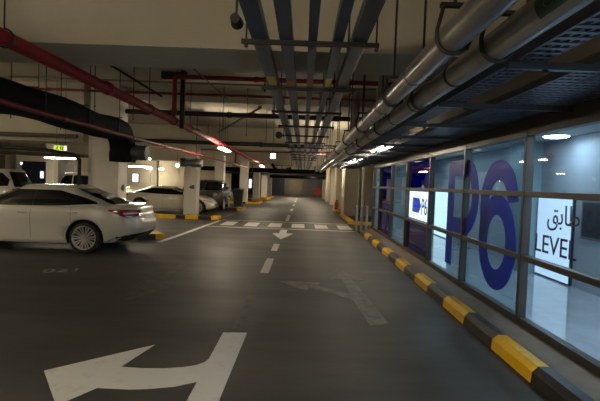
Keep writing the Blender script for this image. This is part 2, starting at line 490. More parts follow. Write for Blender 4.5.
# P6 lettering on the glass
def stroke(pts, wdt, x0, x1):
    """Flat band of width wdt along points in (y, z)."""
    m = MB(); n = len(pts)
    Lf, Rt = [], []
    for k, (y, z) in enumerate(pts):
        p0 = pts[max(0, k - 1)]; p1 = pts[min(n - 1, k + 1)]
        dy, dz = p1[0] - p0[0], p1[1] - p0[1]
        l = math.hypot(dy, dz) or 1
        ny, nz = -dz / l, dy / l
        Lf.append((y + ny * wdt / 2, z + nz * wdt / 2)); Rt.append((y - ny * wdt / 2, z - nz * wdt / 2))
    m.grid([[(x0, *p) for p in Lf], [(x0, *p) for p in Rt], [(x1, *p) for p in Rt], [(x1, *p) for p in Lf], [(x0, *p) for p in Lf]], smooth=False)
    return m
GX0, GX1 = 2.592, 2.600
sg = thing('level_sign', 'giant blue P6 painted across two glazed bays', 'sign', (0, 0, 0))
SW = 0.27
pP = MB()
m1 = stroke([(7.72, 0.36), (7.72, 2.14)], 0.3, GX0, GX1)
bowl = [(7.6, 2.02)] + [(7.05 - 0.42 * math.sin(q), 1.545 + 0.475 * math.cos(q)) for q in [PI * k / 20 for k in range(21)]] + [(7.6, 1.07)]
m2 = stroke(bowl, 0.25, GX0 + 0.0005, GX1 + 0.0005)
pP.add(m1.v, m1.f); pP.add(m2.v, m2.f)
pP.build('letter', M['bluevinyl'], sg)
six = []
cy, hw = 5.86, 0.42
for k in range(33):                      # closed lower bowl
    q = 2 * PI * k / 32
    six.append((cy + hw * math.sin(q), 0.98 + 0.5 * math.cos(q)))
m3 = stroke(six, SW, GX0, GX1)
arc = [(cy - hw * math.cos(q), 1.5 + 0.44 * math.sin(q)) for q in [0.05 + (PI - 0.05) * k / 18 for k in range(19)]] + [(cy + hw, 1.2), (cy + hw, 0.98)]
m4 = stroke(arc, SW, GX0 + 0.0005, GX1 + 0.0005)
p6 = MB(); p6.add(m3.v, m3.f); p6.add(m4.v, m4.f)
p6.build('digit', M['bluevinyl'], sg)

# LEVEL lettering in two scripts
lt = thing('lettering', 'dark blue LEVEL lettering in Arabic and English on the first clear bay', 'lettering', (0, 0, 0))
def fit_text(body, mtl, name, parent, y_left, y_right, z0, z1, x, bold=0.0):
    """Text on a plane facing -X, spanning y_left (viewer's left, larger y) to y_right."""
    o = text_mesh(body, 1.0, mtl, name, Matrix.Identity(4), parent, 0.002, bold)
    d = text_size(o)
    S = Matrix.Diagonal(((y_left - y_right) / d[0], (z1 - z0) / d[1], 1, 1))
    o.data.transform(face_minus_x(x, (y_left + y_right) / 2, (z0 + z1) / 2) @ S)
    return o
fit_text('LEVEL', M['inkvinyl'], 'latin_word', lt, 4.87, 4.14, 1.02, 1.21, 2.597, 0.0)
fit_text('\uFED6\uFE91\uFE8E\uFEC3', M['inkvinyl'], 'arabic_word', lt, 4.66, 4.12, 1.27, 1.54, 2.597, 0.0)

# glowing P6 panel in the navy bay
lbx = thing('light_box', 'glowing white P6 panel in the navy glazed bay', 'illuminated sign', (2.64, 9.9, ZT1 + 0.04), 0)
MB().box(0, 0.05, -0.94, 0.94, 0, ZT2 - ZT1 - 0.08, ch=0.004).build('housing', M['alu'], lbx)
MB().box(-0.008, -0.001, -0.93, 0.93, 0.01, ZT2 - ZT1 - 0.09).build('face', M['lightbox'], lbx)
MB().add([(-0.012, 0.62, 0.16), (-0.012, 0.02, 0.16), (-0.012, -0.16, 0.33), (-0.012, 0.02, 0.5), (-0.012, 0.62, 0.5)], [(0, 1, 2, 3, 4)]).build('arrow_tag', M['tagblue'], lbx)
o = fit_text('P6', M['inkvinyl'], 'printed_text', None, -0.2, -0.62, 0.14, 0.5, -0.011, 0.006)
o.parent = lbx

# ---------------- columns
def column(x0, x1, y0, y1, h, label, num=None, side=None):
    t = thing('concrete_column', label, 'column', (0, 0, 0), 0, 'square concrete columns', kind='structure')
    MB().box(x0, x1, y0, y1, 0, h, ch=0.015).build('shaft', M['column'], t)
    if num:
        fm = face_minus_y((x0 + x1) / 2 + 0.08, y0 - 0.006, 1.33) if not side else face_plus_x(x1 + 0.006, (y0 + y1) / 2, 1.36)
        o = text_mesh(num, 0.24, M['inkvinyl'], 'bay_number', Matrix.Identity(4), t, 0.002, 0.012)
        o.data.transform(fm)
cols = [(-6.15, -5.28, 12.55, 13.15, 'square cream column behind the nearest white sedan', '48', True),
        (-5.62, -5.02, 20.75, 21.38, 'square cream column in front of the cream coupe', '48', False),
        (-5.55, -4.98, 27.5, 28.1, 'square cream column left of the black wheeled bin', None, False),
        (-4.9, -4.3, 34.0, 34.6, 'cream column just behind the black wheeled bin', None, False),
        (-4.6, -4.0, 40.5, 41.1, 'second cream column past the black wheeled bin', None, False),
        (-4.5, -3.9, 47.5, 48.1, 'far cream column near the dark blue end wall', None, False),
        (-4.5, -3.9, 54.6, 55.2, 'farthest cream column beside the dark blue end wall', None, False)]
for x0, x1, y0, y1, lb, num, sd in cols:
    column(x0, x1, y0, y1, SOFF if y0 > 15 else SLAB - 0.002, lb, num, sd)
for i, (x, y) in enumerate([(-18.3, 31.2), (-15.4, 36.6), (-15.4, 44.6), (-24.5, 36.6), (-24.5, 44.6)]):
    column(x, x + 0.55, y, y + 0.6, SLAB - 0.002, ['slim pale column in the neighbouring aisle above the sedan roof', 'pale column of the neighbouring aisle behind the nearest column',
           'far pale column in the neighbouring aisle', 'pale column deep in the left of the garage', 'deepest pale column on the left'][i])
# piers on the right, past the lobby
for i, (x0, x1, y0, y1) in enumerate([(2.3, 3.05, 24.3, 26.2), (2.3, 3.05, 30.5, 32.3), (2.3, 3.05, 36.5, 38.3), (2.3, 3.05, 43, 45), (2.3, 3.05, 50, 52)]):
    tag(MB().box(x0, x1, y0, y1, 0, SOFF + 0.3, ch=0.015).build('wall_pier', M['pier']), ORD[i] + ' beige wall pier past the bollards on the right', 'pier', 'beige wall piers', 'structure')
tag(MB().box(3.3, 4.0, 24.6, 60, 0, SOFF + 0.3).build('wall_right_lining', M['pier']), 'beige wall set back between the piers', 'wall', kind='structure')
m = MB(); m.tube([(3.22, 23.6, 0), (3.22, 23.6, 3.3)], 0.09, 14)
tag(m.build('drain_pipe', M['whitemetal']), 'pale vertical pipe right of the first beige pier', 'pipe')

# ---------------- blue block and lit panels far left
struct('wall_blue_block', MB().box(-20.5, -18.75, 32, 36, 0, 2.6), M['navywall'], 'dark blue block above the sedan roof', 'wall')
def lit_panel(x0, x1, y, z0, z1, label):
    t = thing('lit_window', label, 'window', ((x0 + x1) / 2, y, z0), 0, 'bright far windows')
    h = (x1 - x0) / 2
    m = MB()
    m.box(-h - 0.06, h + 0.06, -0.05, 0.05, -0.06, 0); m.box(-h - 0.06, h + 0.06, -0.05, 0.05, z1 - z0, z1 - z0 + 0.06)
    m.box(-h - 0.06, -h, -0.05, 0.05, 0, z1 - z0); m.box(h, h + 0.06, -0.05, 0.05, 0, z1 - z0)
    m.build('frame', M['navywall'], t)
    MB().box(-h, h, -0.02, 0.02, 0, z1 - z0).build('pane', M['farlight'], t)
lit_panel(-19.12, -18.85, 31.93, 1.4, 1.9, 'small bright window on the dark blue block')
struct('wall_far_left', MB().box(-34, -8.2, 50, 50.2, 0, SLAB), M['concrete'], 'cream wall closing the left aisles', 'wall')
lit_panel(-19.4, -18.7, 49.93, 1.2, 2.15, 'left of two bright bluish windows behind the cream coupe')
lit_panel(-17.25, -16.6, 49.93, 1.2, 2.15, 'right of two bright bluish windows behind the cream coupe')
lit_panel(-4.22, -4.0, 34.3, 1.2, 1.9, 'small bright white sign box on the column past the bin')

# ================================================================== KERBS, WALKWAY, MARKINGS
def kerb(name, x0, x1, ys, start, label, inner='L', ch=0.05, h=0.15):
    """Kerb along Y: alternating yellow and black lengths."""
    m = MB()
    for k in range(len(ys) - 1):
        a, b = ys[k], ys[k + 1]
        prof = [(x0, 0), (x1, 0), (x1, h), (x0 + ch * 1.3, h), (x0 + 0.012, h - ch)]
        n = len(prof)
        vs = [(x, a, z) for x, z in prof] + [(x, b, z) for x, z in prof]
        m.add(vs, [list(range(n)), list(range(n, 2 * n))[::-1]] + [(i, i + n, (i + 1) % n + n, (i + 1) % n) for i in range(n)], (start + k) % 2)
    return tag(m.build(name, [M['yellow'], M['black']]), label, 'kerb', kind='structure')
ys = [3.784 + 0.805 * k for k in range(-7, 15)]
ys[-1] = 15.3
kerb('kerb', 2.04, 2.2, ys, 1, 'long yellow and black kerb along the glazed wall')
tag(MB().prism([(2.2, -2.3), (WALLX + 0.03, -2.3), (WALLX + 0.03, 15.98), (2.2, 15.3)], 0, 0.13).build('sidewalk', M['walk']), 'narrow grey walkway between kerb and glazed wall', 'walkway', kind='structure')
# kerb end and the yellow kerb across the gap
tag(MB().box(2.31, 3.6, 18.6, 18.9, 0, 0.14, ch=0.03).build('kerb', M['yellow']), 'short yellow kerb behind the bollards', 'kerb', kind='structure')
tag(MB().box(2.04, 2.3, 19.0, 23.9, 0, 0.14, ch=0.03).build('kerb', M['yellow']), 'yellow kerb running on to the first beige pier', 'kerb', kind='structure')
tag(MB().box(1.95, 2.28, 26.5, 28.2, 0, 0.14, ch=0.03).build('kerb', M['yellow']), 'yellow kerb under the red extinguisher', 'kerb', kind='structure')

def island(pts_x, y, d, label, h=0.15, ret=3.0):
    """Striped kerb along X at depth y, with a returned right end."""
    m = MB()
    for k in range(len(pts_x) - 1):
        m.box(pts_x[k], pts_x[k + 1], y, y + d, 0, h, k % 2, ch=0.0)
    m.prism([(pts_x[-1], y), (pts_x[-1] + 0.28, y + 0.18), (pts_x[-1] + 0.28, y + d + ret), (pts_x[-1], y + d + ret)], 0, h, 0)
    return tag(m.build('kerb', [M['yellow'], M['black']]), label, 'kerb', kind='structure')
m = MB()
e0, e1 = Vector((-5.1, 11.2)), Vector((-3.78, 12.1))
dv = Vector((-0.45, 0.66))
for k, (ta, tb) in enumerate(((0, 0.3), (0.3, 0.55), (0.55, 0.85), (0.85, 1.0))):
    a_, b_ = e0.lerp(e1, ta), e0.lerp(e1, tb)
    m.prism([tuple(a_), tuple(b_), tuple(b_ + dv), tuple(a_ + dv)], 0, 0.15, (k + 1) % 2 if k < 3 else 0)
tag(m.build('kerb', [M['yellow'], M['black']]), 'striped kerb end behind the tail of the nearest sedan', 'kerb', kind='structure')
island([-8.3, -7.1, -6.35, -5.35, -4.95, -4.4, -3.85], 18.6, 0.3, 'striped kerb in front of the cream coupe', ret=0.5)
island([-9, -8, -7, -6, -5.4, -4.6, -3.75], 25.2, 0.5, 'yellow and black kerb under the black bin', ret=1.0)
island([-9, -7, -6, -5, -4.3, -3.6], 33.2, 0.5, 'yellow kerb at the foot of the column past the bin')
island([-8, -6, -4.6, -3.4], 39.8, 0.5, 'second yellow kerb past the bin')
island([-8, -6, -4.5, -3.4], 47, 0.5, 'farthest yellow kerb along the left')

MK = {}
def marking(name, polys, mtl, label, z=0.004):
    m = MB()
    for p in polys:
        m.prism(p, 0.0005, z)
    return tag(m.build(name, mtl), label, 'road marking', None, 'structure')
def rect(x0, x1, y0, y1):
    return [(x0, y0), (x1, y0), (x1, y1), (x0, y1)]
# turning arrow in the foreground
curve_in = [(-0.817, 4.03), (-0.84, 3.95), (-0.9, 3.88), (-1.0, 3.83), (-1.15, 3.79), (-1.35, 3.775), (-1.537, 3.79)]
body = [(-0.557, 4.78), (-0.816, 4.76)] + curve_in + [(-1.42, 4.33), (-2.134, 3.654), (-1.72, 3.1), (-1.56, 3.39), (-1.3, 3.385), (-1.149, 3.408), (-0.97, 3.46), (-0.813, 3.56)]
arrowpoly = body + [(-0.813, 3.25), (-0.82, 2.6), (-0.56, 2.6), (-0.575, 3.3)]
marking('road_marking', [arrowpoly], M['white'], 'bold white left turn arrow on the near floor')
for i, (a, b) in enumerate([(8.02, 9.6), (10.7, 11.95), (19.45, 23.2), (26.5, 29.0), (33, 36), (40, 43), (47, 50)]):
    marking('road_marking', [rect(-0.73, -0.575, a, b)], M['white'], ORD[i] + ' white dash of the lane centre line beyond the turn arrow')
marking('road_marking', [rect(-0.745, -0.625, 4.85, 6.4)], M['ghost'], 'ghost of an old dash ahead of the turn arrow')
marking('road_marking', [[(-0.735, 15.6), (-0.735, 14.52), (-0.95, 14.45), (-0.6, 12.95), (-0.26, 14.52), (-0.5, 14.56), (-0.5, 15.6)]], M['white'], 'small white arrow pointing this way before the crossing')
marking('road_marking', [rect(-3.4, 2.0, 15.85, 16.0)], M['white'], 'near white edge line of the crossing')
marking('road_marking', [rect(-3.4, 2.0, 18.7, 18.85)], M['white'], 'far white edge line of the crossing')
for i in range(6):
    x = -3.1 + i * 0.905
    marking('road_marking', [rect(x, x + 0.5, 16.55, 18.1)], M['white'], ORD[i] + ' white block of the crossing from the left')
# faded two-way arrow in the right lane
marking('road_marking', [[(0.86, 5.2), (1.1, 5.3), (1.02, 6.6), (0.93, 7.72), (1.13, 7.66), (0.84, 8.5), (0.5, 7.66), (0.75, 7.72), (0.78, 6.7), (0.5, 6.95), (0.3, 7.15), (0.36, 7.42), (-0.36, 7.4), (0.1, 6.78), (0.16, 6.98), (0.45, 6.72), (0.78, 6.3)]], M['worn'], 'worn arrow for straight on and left in the right lane')
marking('road_marking', [[(-2.2, 9.1), (-2.32, 9.1), (-2.42, 7.6), (-2.75, 7.55), (-2.35, 5.75), (-1.95, 6.75), (-2.22, 7.0), (-2.2, 9.1)][:-1]], M['ghost'], 'faded arrow beside the nearest sedan')
marking('road_marking', [[(-3.78, 11.4), (-3.63, 11.4), (-3.36, 18.4), (-3.5, 18.4)]], M['white'], 'long white bay edge line behind the nearest sedan')
marking('road_marking', [rect(-3.6, -3.5, 19.2, 25)], M['worn'], 'worn bay edge line by the cream coupe')
marking('road_marking', [rect(-3.0, 2.0, 30.0, 30.15)], M['worn'], 'worn cross line far down the lane')
o = text_mesh('021', 0.42, M['numberpaint'], 'road_marking', Matrix.Translation((-4.18, 7.6, 0.003)) @ Matrix.Rotation(0.35, 4, 'Z'), None, 0.001, 0.0)
tag(o, 'faint white bay number painted on the floor before the sedan', 'road marking', None, 'structure')

# ================================================================== LIGHTS
def batten(label, loc, length, rz, rod, group):
    t = thing('fluorescent_light', label, 'ceiling light', loc, rz, group)
    h = length / 2
    MB().box(-h - 0.05, h + 0.05, -0.045, 0.045, 0.056, 0.1, ch=0.008).build('housing', M['whitemetal'], t)
    for s in (-1, 1):
        m = MB(); m.tube([(-h, 0.06 * s, 0.04), (h, 0.06 * s, 0.04)], 0.02, 10); m.build('tube', M['tube'], t)
        m = MB(); m.tube([(s * h * 0.7, 0, 0.1), (s * h * 0.7, 0, rod - loc[2] + 0.004)], 0.006, 6); m.build('hanging_rod', M['darksteel'], t)
    return t
GL = 'fluorescent battens under the ceiling'
for y, lb in ((-13.0, 'fluorescent batten over the left lane far behind the viewpoint'), (0.6, 'fluorescent batten over the left lane by the viewpoint'),
              (15.5, 'bright slanting batten under the red pipe before the second beam'), (29.6, 'next batten along the left lane past the second beam'),
              (44.5, 'small far batten along the left lane')):
    batten(lb, (-2.8, y, 2.72), 1.6, PI / 2, SLAB, GL)
for x, y, lb in ((-15.5, 28.0, 'long bright batten above the sedan roof'), (-28.0, 45.0, 'short bright batten left of the nearest column'), (-15.5, 41.5, 'bright batten right of the nearest column'),
                 (-16.2, 48.0, 'bright batten above the cream coupe'), (-15.5, 14.0, 'batten over the left bays out of view'), (-15.5, 0, 'batten over the near left bays'), (-9.5, 24.5, 'batten over the bays behind the second column'), (-10.2, 6.9, 'unseen batten added to light the low left beam')):  # last batten is out of view, added to brighten the low left beam
    batten(lb, (x, y, 2.7), 1.9, 0, SLAB, GL)
for y, lb in ((19.3, 'second batten down the right lane'), (26.0, 'third batten down the right lane'), (34.0, 'fourth batten down the right lane'), (42.0, 'fifth batten down the right lane'), (50.0, 'sixth batten down the right lane')):
    batten(lb, (1.05, y, 2.78), 1.5, PI / 2, SLAB, GL)
for x, y, lb in ((-2.6, -3.2, 'unseen batten added behind the viewpoint to light the first beam'), (-8.0, -3.2, 'unseen batten added over the left bays to light the first beam'), (-1.0, 56.5, 'far batten added to light the end wall')):  # unseen pair added to brighten the first beam, far one the end wall
    batten(lb, (x, y, 2.75), 1.9, 0, SLAB, GL)
# square emergency lamp
t = thing('emergency_lamp', 'small square white lamp hanging left of the trunking', 'lamp', (-1.2, 17.0, 2.6))
MB().box(-0.09, 0.09, -0.06, 0.06, 0, 0.19, ch=0.01).build('body', M['whitelamp'], t)
m = MB(); m.tube([(0, 0, 0.19), (0, 0, SLAB - 2.598)], 0.01, 6); m.build('stem', M['darksteel'], t)
# exit sign
t = thing('exit_sign', 'lit green and yellow exit sign under the low left beam', 'exit sign', (-6.8, 12.3, 2.34))
MB().box(-0.19, 0.19, -0.03, 0.03, 0, 0.15, ch=0.008).build('housing', M['whitemetal'], t)
MB().box(-0.18, 0.1, -0.036, -0.031, 0.01, 0.14).build('face', M['exitgreen'], t)
MB().box(0.11, 0.18, -0.036, -0.031, 0.01, 0.14).build('end_panel', M['exitwhite'], t)
m = MB()
m.tube([(-0.07, -0.038, 0.115), (-0.07, -0.04, 0.115)], 0.013, 10)
m.add([(-0.1, -0.039, 0.1), (-0.06, -0.039, 0.1), (-0.07, -0.039, 0.055), (-0.03, -0.039, 0.025), (-0.05, -0.039, 0.02), (-0.09, -0.039, 0.05), (-0.13, -0.039, 0.02), (-0.145, -0.039, 0.03), (-0.11, -0.039, 0.06)], [(8, 7, 6, 5, 4, 3, 2, 1, 0)])
m.box(0.0, 0.035, -0.039, -0.0365, 0.03, 0.12); m.box(0.055, 0.085, -0.039, -0.0365, 0.03, 0.12)
m.build('symbol', M['exitdark'], t)
for s in (-1, 1):
    m = MB(); m.tube([(s * 0.12, 0, 0.15), (s * 0.12, 0, SLAB - 2.338)], 0.006, 6); m.build('hanging_rod', M['darksteel'], t)
# ball lamps
for x, y, lb in ((-11.2, 25.0, 'small round lamp left of the nearest column'), (-7.6, 26.5, 'small round lamp above the cream coupe')):
    t = thing('round_lamp', lb, 'lamp', (x, y, 2.5))
    bm = bmesh.new(); bmesh.ops.create_uvsphere(bm, u_segments=14, v_segments=8, radius=0.11)
    m = MB(); bm.verts.index_update(); m.add([v.co[:] for v in bm.verts], [[q.index for q in f.verts] for f in bm.faces], 0, True); bm.free()
    m.build('globe', M['whitelamp'], t)
    m = MB(); m.tube([(0, 0, 0.1), (0, 0, SLAB - 2.498)], 0.012, 6); m.build('stem', M['darksteel'], t)

# ================================================================== PIPES AND SERVICES
def pipe(name, label, pts, r, mtl, coup=(), cr=1.25, cmat=None, group=None, n=16, cl=0.07):
    """A pipe along points; couplings are parts of it."""
    t = thing(name, label, 'pipe', pts[0], 0, group)
    o = Vector(pts[0])
    m = MB(); m.tube([Vector(p) - o for p in pts], r, n); m.build('pipe_run', mtl, t)
    for c, d in coup:
        c = Vector(c) - o; d = Vector(d).normalized()
        m = MB(); m.tube([c - d * cl, c - d * cl * 0.9, c + d * cl * 0.9, c + d * cl], [r, r * cr, r * cr, r], n); m.build('coupling', cmat or mtl, t)
    return t
Yv = (0, 1, 0); Xv = (1, 0, 0); Zv = (0, 0, 1)
RX = -3.15; RZ = 3.06
mp_ = pipe('fire_pipe', 'thick red fire main running along the upper left', [(RX, -4, RZ), (RX, 36, RZ)], 0.083, M['red'],
     [((RX, y, RZ), Yv) for y in (3.4, 7.0, 10.6, 16.0, 20.4, 26)])
def hanger(name, x, z, r, ys, lab, group, top=SLAB):
    for i, y in enumerate(ys):
        tp = top
        for b in (5.35, 21.4, 37.4, 53.4):
            if b - 0.03 < y < b + 1.03: tp = SOFF
        for b in (13.2, 29.4, 45.6):
            if b - 0.03 < y < b + 1.53: tp = 3.95
        t = thing(name, lab % ORD[i], 'hanger', (x, y, z), 0, group)
        m = MB()
        ring = [(math.cos(q) * (r + 0.013), 0, math.sin(q) * (r + 0.013)) for q in [2 * PI * k / 24 for k in range(25)]]
        m.tube(ring, 0.01, 6); m.build('ring', M['iron'], t)
        m = MB(); m.tube([(0, 0, r + 0.013), (0, 0, tp - z + 0.003)], 0.008, 6); m.build('rod', M['iron'], t)
hanger('pipe_hanger', RX, RZ, 0.083, (4.6, 8.9, 12.1, 17.5, 24), '%s ring hanger from the viewpoint on the thick red fire main', 'hangers on the red fire main')
pipe('fire_pipe', 'red riser and branch crossing the ceiling to the right', [(RX, 10.6, RZ + 0.106), (RX, 10.6, 4.04), (RX + 0.03, 10.6, 4.09), (RX + 0.08, 10.6, 4.11), (2.578, 10.6, 4.11)], 0.055, M['darkred'],
     [((RX, 10.6, 3.3), Zv), ((-1.2, 10.6, 4.11), Xv), ((0.8, 10.6, 4.11), Xv)], cl=0.05)
t = thing('pipe_support', 'dark steel channel support beside the red riser', 'support', (RX + 0.1, 10.72, 2.9))
MB().box(0, 0.1, 0.0, 0.08, 0, 1.4).build('upright', M['darksteel'], t)
MB().box(-0.5, 0.12, 0.08, 0.14, 1.2, 1.38).build('cross_plate', M['darksteel'], t)
pipe('sprinkler_pipe', 'thin tan pipe crossing under the slab', [(-8.5, 11.5, 4.17), (2.578, 11.5, 4.17)], 0.025, M['tan'], [((x, 11.5, 4.17), Xv) for x in (-6, -3.5, -1, 1)], n=10)
pipe('sprinkler_pipe', 'thin red sprinkler pipe crossing below the tan pipe', [(-7.6, 12.0, 3.98), (2.578, 12.0, 3.98)], 0.035, M['darkred'], [((x, 12.0, 3.98), Xv) for x in (-7, -4.6, -2.5, 0.5)], n=10)
pipe('drain_pipe', 'black pipe crossing the lane before the cream beam', [(-5.2, 12.8, 3.58), (2.578, 12.8, 3.58)], 0.07, M['iron'], [((x, 12.8, 3.58), Xv) for x in (-4.6, -2.2, 0.9)])
bp_ = pipe('drain_pipe', 'black pipe along the foot of the second deep beam', [(-9, 20.55, 3.42), (2.582, 20.55, 3.42)], 0.09, M['iron'], [((-2, 20.55, 3.42), Xv)])
for x in (-4.5, 0.5, 2.2):
    m = MB(); m.tube([(x + 9, 0, 0.09), (x + 9, 0, SLAB - 3.42 + 0.003)], 0.01, 6); m.build('hanging_rod', M['iron'], bp_)
pipe('sprinkler_pipe', 'dark red pipe crossing far down the lane', [(-9, 26.0, 3.5), (2.578, 26.0, 3.5)], 0.06, M['darkred'], [((-1, 26, 3.5), Xv)], n=10)
pipe('drain_pipe', 'dark pipe crossing before the far columns', [(-9, 46.4, 2.6), (3.298, 46.4, 2.6)], 0.1, M['iron'], [((-1, 46.4, 2.6), Xv)])
R2 = (-4.05, 2.61)
pipe('fire_pipe', 'slimmer red pipe along the black duct', [(R2[0], -2, R2[1]), (R2[0], 13.2, R2[1]), (R2[0] + 0.1, 14.2, R2[1]), (-3.7, 30, R2[1])], 0.04, M['darkred'],
     [((R2[0], y, R2[1]), Yv) for y in (4.5, 7.4, 10.4, 12.8)])
pipe('fire_pipe', 'short red riser joining the slimmer red pipe near the columns', [(-3.5, 22.7, 2.6), (-3.5, 22.7, 4.3)], 0.06, M['darkred'])
pipe('sprinkler_pipe', 'brown pipe running left under the low beam', [(-16, 12.2, 2.75), (-6.3, 12.2, 2.75)], 0.06, M['brownwall'], [((-9, 12.2, 2.75), Xv)])
pipe('drain_pipe', 'sagging black pipe falling towards the nearest column', [(-13.5, 12.0, 2.6), (-7.0, 11.9, 2.33), (-6.38, 12.2, 2.25), (-6.27, 12.3, 2.1), (-6.27, 12.3, 0.16)], 0.05, M['iron'])
pipe('sprinkler_pipe', 'brown pipe far left above the neighbouring aisle', [(-26, 24, 2.85), (-9, 24, 2.75)], 0.09, M['brownwall'])

# black insulated duct with its drop and its grey end
t = thing('air_duct', 'bulky black insulated duct ending at the nearest column', 'duct', (-4.9, 0, 2.9))
def sect(c, hw, hh, tx, n=20, wob=0.0):
    out = []
    for k in range(n):
        q = 2 * PI * k / n
        e = 0.5
        a = math.copysign(abs(math.cos(q)) ** e, math.cos(q)) * hw * (1 + random.uniform(-wob, wob))
        b = math.copysign(abs(math.sin(q)) ** e, math.sin(q)) * hh * (1 + random.uniform(-wob, wob))
        out.append((c[0] + a, c[1] + b * tx[1], c[2] + b * tx[2]))
    return out
rows = []
yy = -3.0
while yy < 11.4:
    rows.append(sect((0, yy, 0.03 * math.sin(yy * 1.7)), 0.3, 0.26 + 0.015 * math.sin(yy * 3), (0, 0, 1), wob=0.015))
    yy += 0.3
for q in [PI / 2 * k / 6 for k in range(1, 7)]:
    rows.append(sect((0, 11.4 + 0.5 * math.sin(q), -0.5 + 0.5 * math.cos(q)), 0.3, 0.26, (0, math.sin(q), math.cos(q)), wob=0.015))
for z in (-0.6, -0.72, -0.82):
    rows.append(sect((0, 11.9, z), 0.3, 0.3, (0, 1, 0), wob=0.02))
m = MB(); m.grid(rows, closed=True); m.add(rows[-1], [list(range(20))]); m.add(rows[0], [list(range(20))[::-1]])
m.build('insulated_run', M['rubber'], t)
m = MB()
m.tube([(0.22 + 0.055 * k, 11.9, -0.56) for k in range(9)], [0.21 if k % 2 else 0.19 for k in range(9)], 18)
m.build('ribbed_end', M['ribbed'], t)
m = MB()
for k in range(7):
    y = 0.6 + k * 1.75
    m.tube([(-0.3, y, 0.26), (0.3, y, 0.26)], 0.012, 6)
m.build('strap', M['iron'], t)
for k, y in enumerate((1.5, 4.9, 6.3, 7.8, 9.4, 10.9)):
    for s in (-1, 1):
        m = MB(); m.tube([(s * 0.31, y, -0.27), (s * 0.31, y, (SLAB if not 5.3 < y < 6.4 else SOFF) - 2.897)], 0.009, 6); m.build('hanging_rod', M['darksteel'], t)
# jet fan at the second column
t = thing('jet_fan', 'grey jet fan with a bright rim high on the second column', 'fan', (-4.45, 18.2, 2.36))
m = MB(); m.tube([(-0.5, 0, 0), (-0.2, 0, 0), (-0.18, 0, 0), (0.2, 0, 0)], [0.14, 0.14, 0.17, 0.17], 18); m.build('casing', M['steel'], t)
m = MB(); m.tube([(0.2, 0, 0), (0.26, 0, 0)], [0.18, 0.15], 18); m.build('rim', M['steel'], t)
MB().box(-0.62, -0.42, -0.15, 0.15, -0.16, 0.18).build('motor_box', M['plastic'], t)
m = MB(); m.tube([(0, 0, 0.16), (0, 0, SLAB - 2.357)], 0.015, 6); m.build('stem', M['darksteel'], t)

t = thing('air_duct', 'long dark duct crossing above the far end wall', 'duct', (-0.5, 50.0, 2.25))
MB().box(-3.3, 3.7, -0.3, 0.3, 0, 0.55, ch=0.02).build('duct_run', M['rubber'], t)
for x in (-2.5, 0, 2.5):
    MB().box(x - 0.03, x + 0.03, -0.33, -0.301, -0.04, SLAB - 2.248).build('hanging_strap', M['iron'], t)
t = thing('air_duct', 'added dark box standing for shade behind the third deep beam', 'duct', (-3.5, 38.9, 2.55))  # dark box added for the shaded soffit band of the third beam
MB().box(-5.5, 5.5, -0.25, 0.25, 0, 0.38, ch=0.02).build('duct_run', M['rubber'], t)
for x in (-4, -1, 1.6, 4.5):
    MB().box(x - 0.03, x + 0.03, -0.28, -0.251, -0.04, SLAB - 2.548).build('hanging_strap', M['iron'], t)
t = thing('cable_bundle', 'dark sagging cable bundle hanging left of the trunks far down the lane', 'cable bundle', (-2.6, 36.0, 2.72))
m = MB(); m.tube([(0.0, 0, 0.5), (0.3, 0, 0.1), (0.7, 0, -0.1), (1.2, 0, 0.05), (1.6, 0, 0.2)], 0.12, 12); m.build('cable_run', M['rubber'], t)
MB().box(-0.1, 1.7, -0.03, 0.03, 0.35, 0.4).build('bearer', M['iron'], t)
for x in (0.0, 1.6):
    m = MB(); m.tube([(x, 0, 0.4), (x, 0, SLAB - 2.717)], 0.015, 6); m.build('hanging_rod', M['iron'], t)

# diagonal braces
def brace(label, p0, p1, r, mtl):
    o = Vector(p0)
    t = thing('brace', label, 'brace', p0)
    m = MB(); m.tube([Vector((0, 0, 0)), Vector(p1) - o], r, 8); m.build('strut', mtl, t)
    m = MB(); m.box(-0.05, 0.05, -0.05, 0.05, -0.02, 0.05); m.build('bracket', mtl, t)
brace('dark diagonal brace left of the red riser', (-4.55, 9.6, 4.245), (-3.22, 9.9, 3.5), 0.025, M['iron'])
brace('grey diagonal brace before the cream beam', (-1.38, 13.3, 3.895), (-2.6, 13.2, 3.1), 0.035, M['steel'])
brace('thin pale diagonal brace under the branch pipe', (-2.65, 9.9, 4.245), (-1.75, 9.9, 3.48), 0.012, M['tan'])
# hanging rods
for i, (x, y, z1) in enumerate([(-5.45, 9.0, 3.0), (-4.3, 9.0, 3.1), (-3.9, 10.0, 3.0), (-2.3, 12.4, 3.2), (-1.65, 12.5, 3.0), (-1.35, 15.5, 3.0), (-2.9, 15.0, 2.9), (-0.9, 12.2, 3.5)]):
    m = MB(); m.tube([(0, 0, z1 - SLAB), (0, 0, 0.003)], 0.009, 6)
    m.tube([(0, 0, z1 - SLAB - 0.03), (0, 0, z1 - SLAB)], 0.02, 8)
    o = m.build('sprinkler_drop', M['darksteel']); o.location = (x, y, SLAB)
    tp = 3.95 if 13.2 < y < 14.7 else SLAB
    tag(o, '%s thin hanging rod from the left below the slab' % ORD[[0, 1, 2, 4, 5, 6, 3, 7][i]], 'hanging rod', 'thin rods below the slab')
# round sleeves in the second deep beam
for x, lb in ((-5.2, 'left round dark sleeve in the second deep beam'), (-1.25, 'right round dark sleeve in the second deep beam')):
    m = MB(); m.tube([(0, -0.03, 0), (0, 0.0, 0)], 0.17, 18)
    o = m.build('pipe_sleeve', M['iron']); o.location = (x, 21.4, 4.4 - 0.42); tag(o, lb, 'pipe sleeve', 'pipe sleeves in the beam')

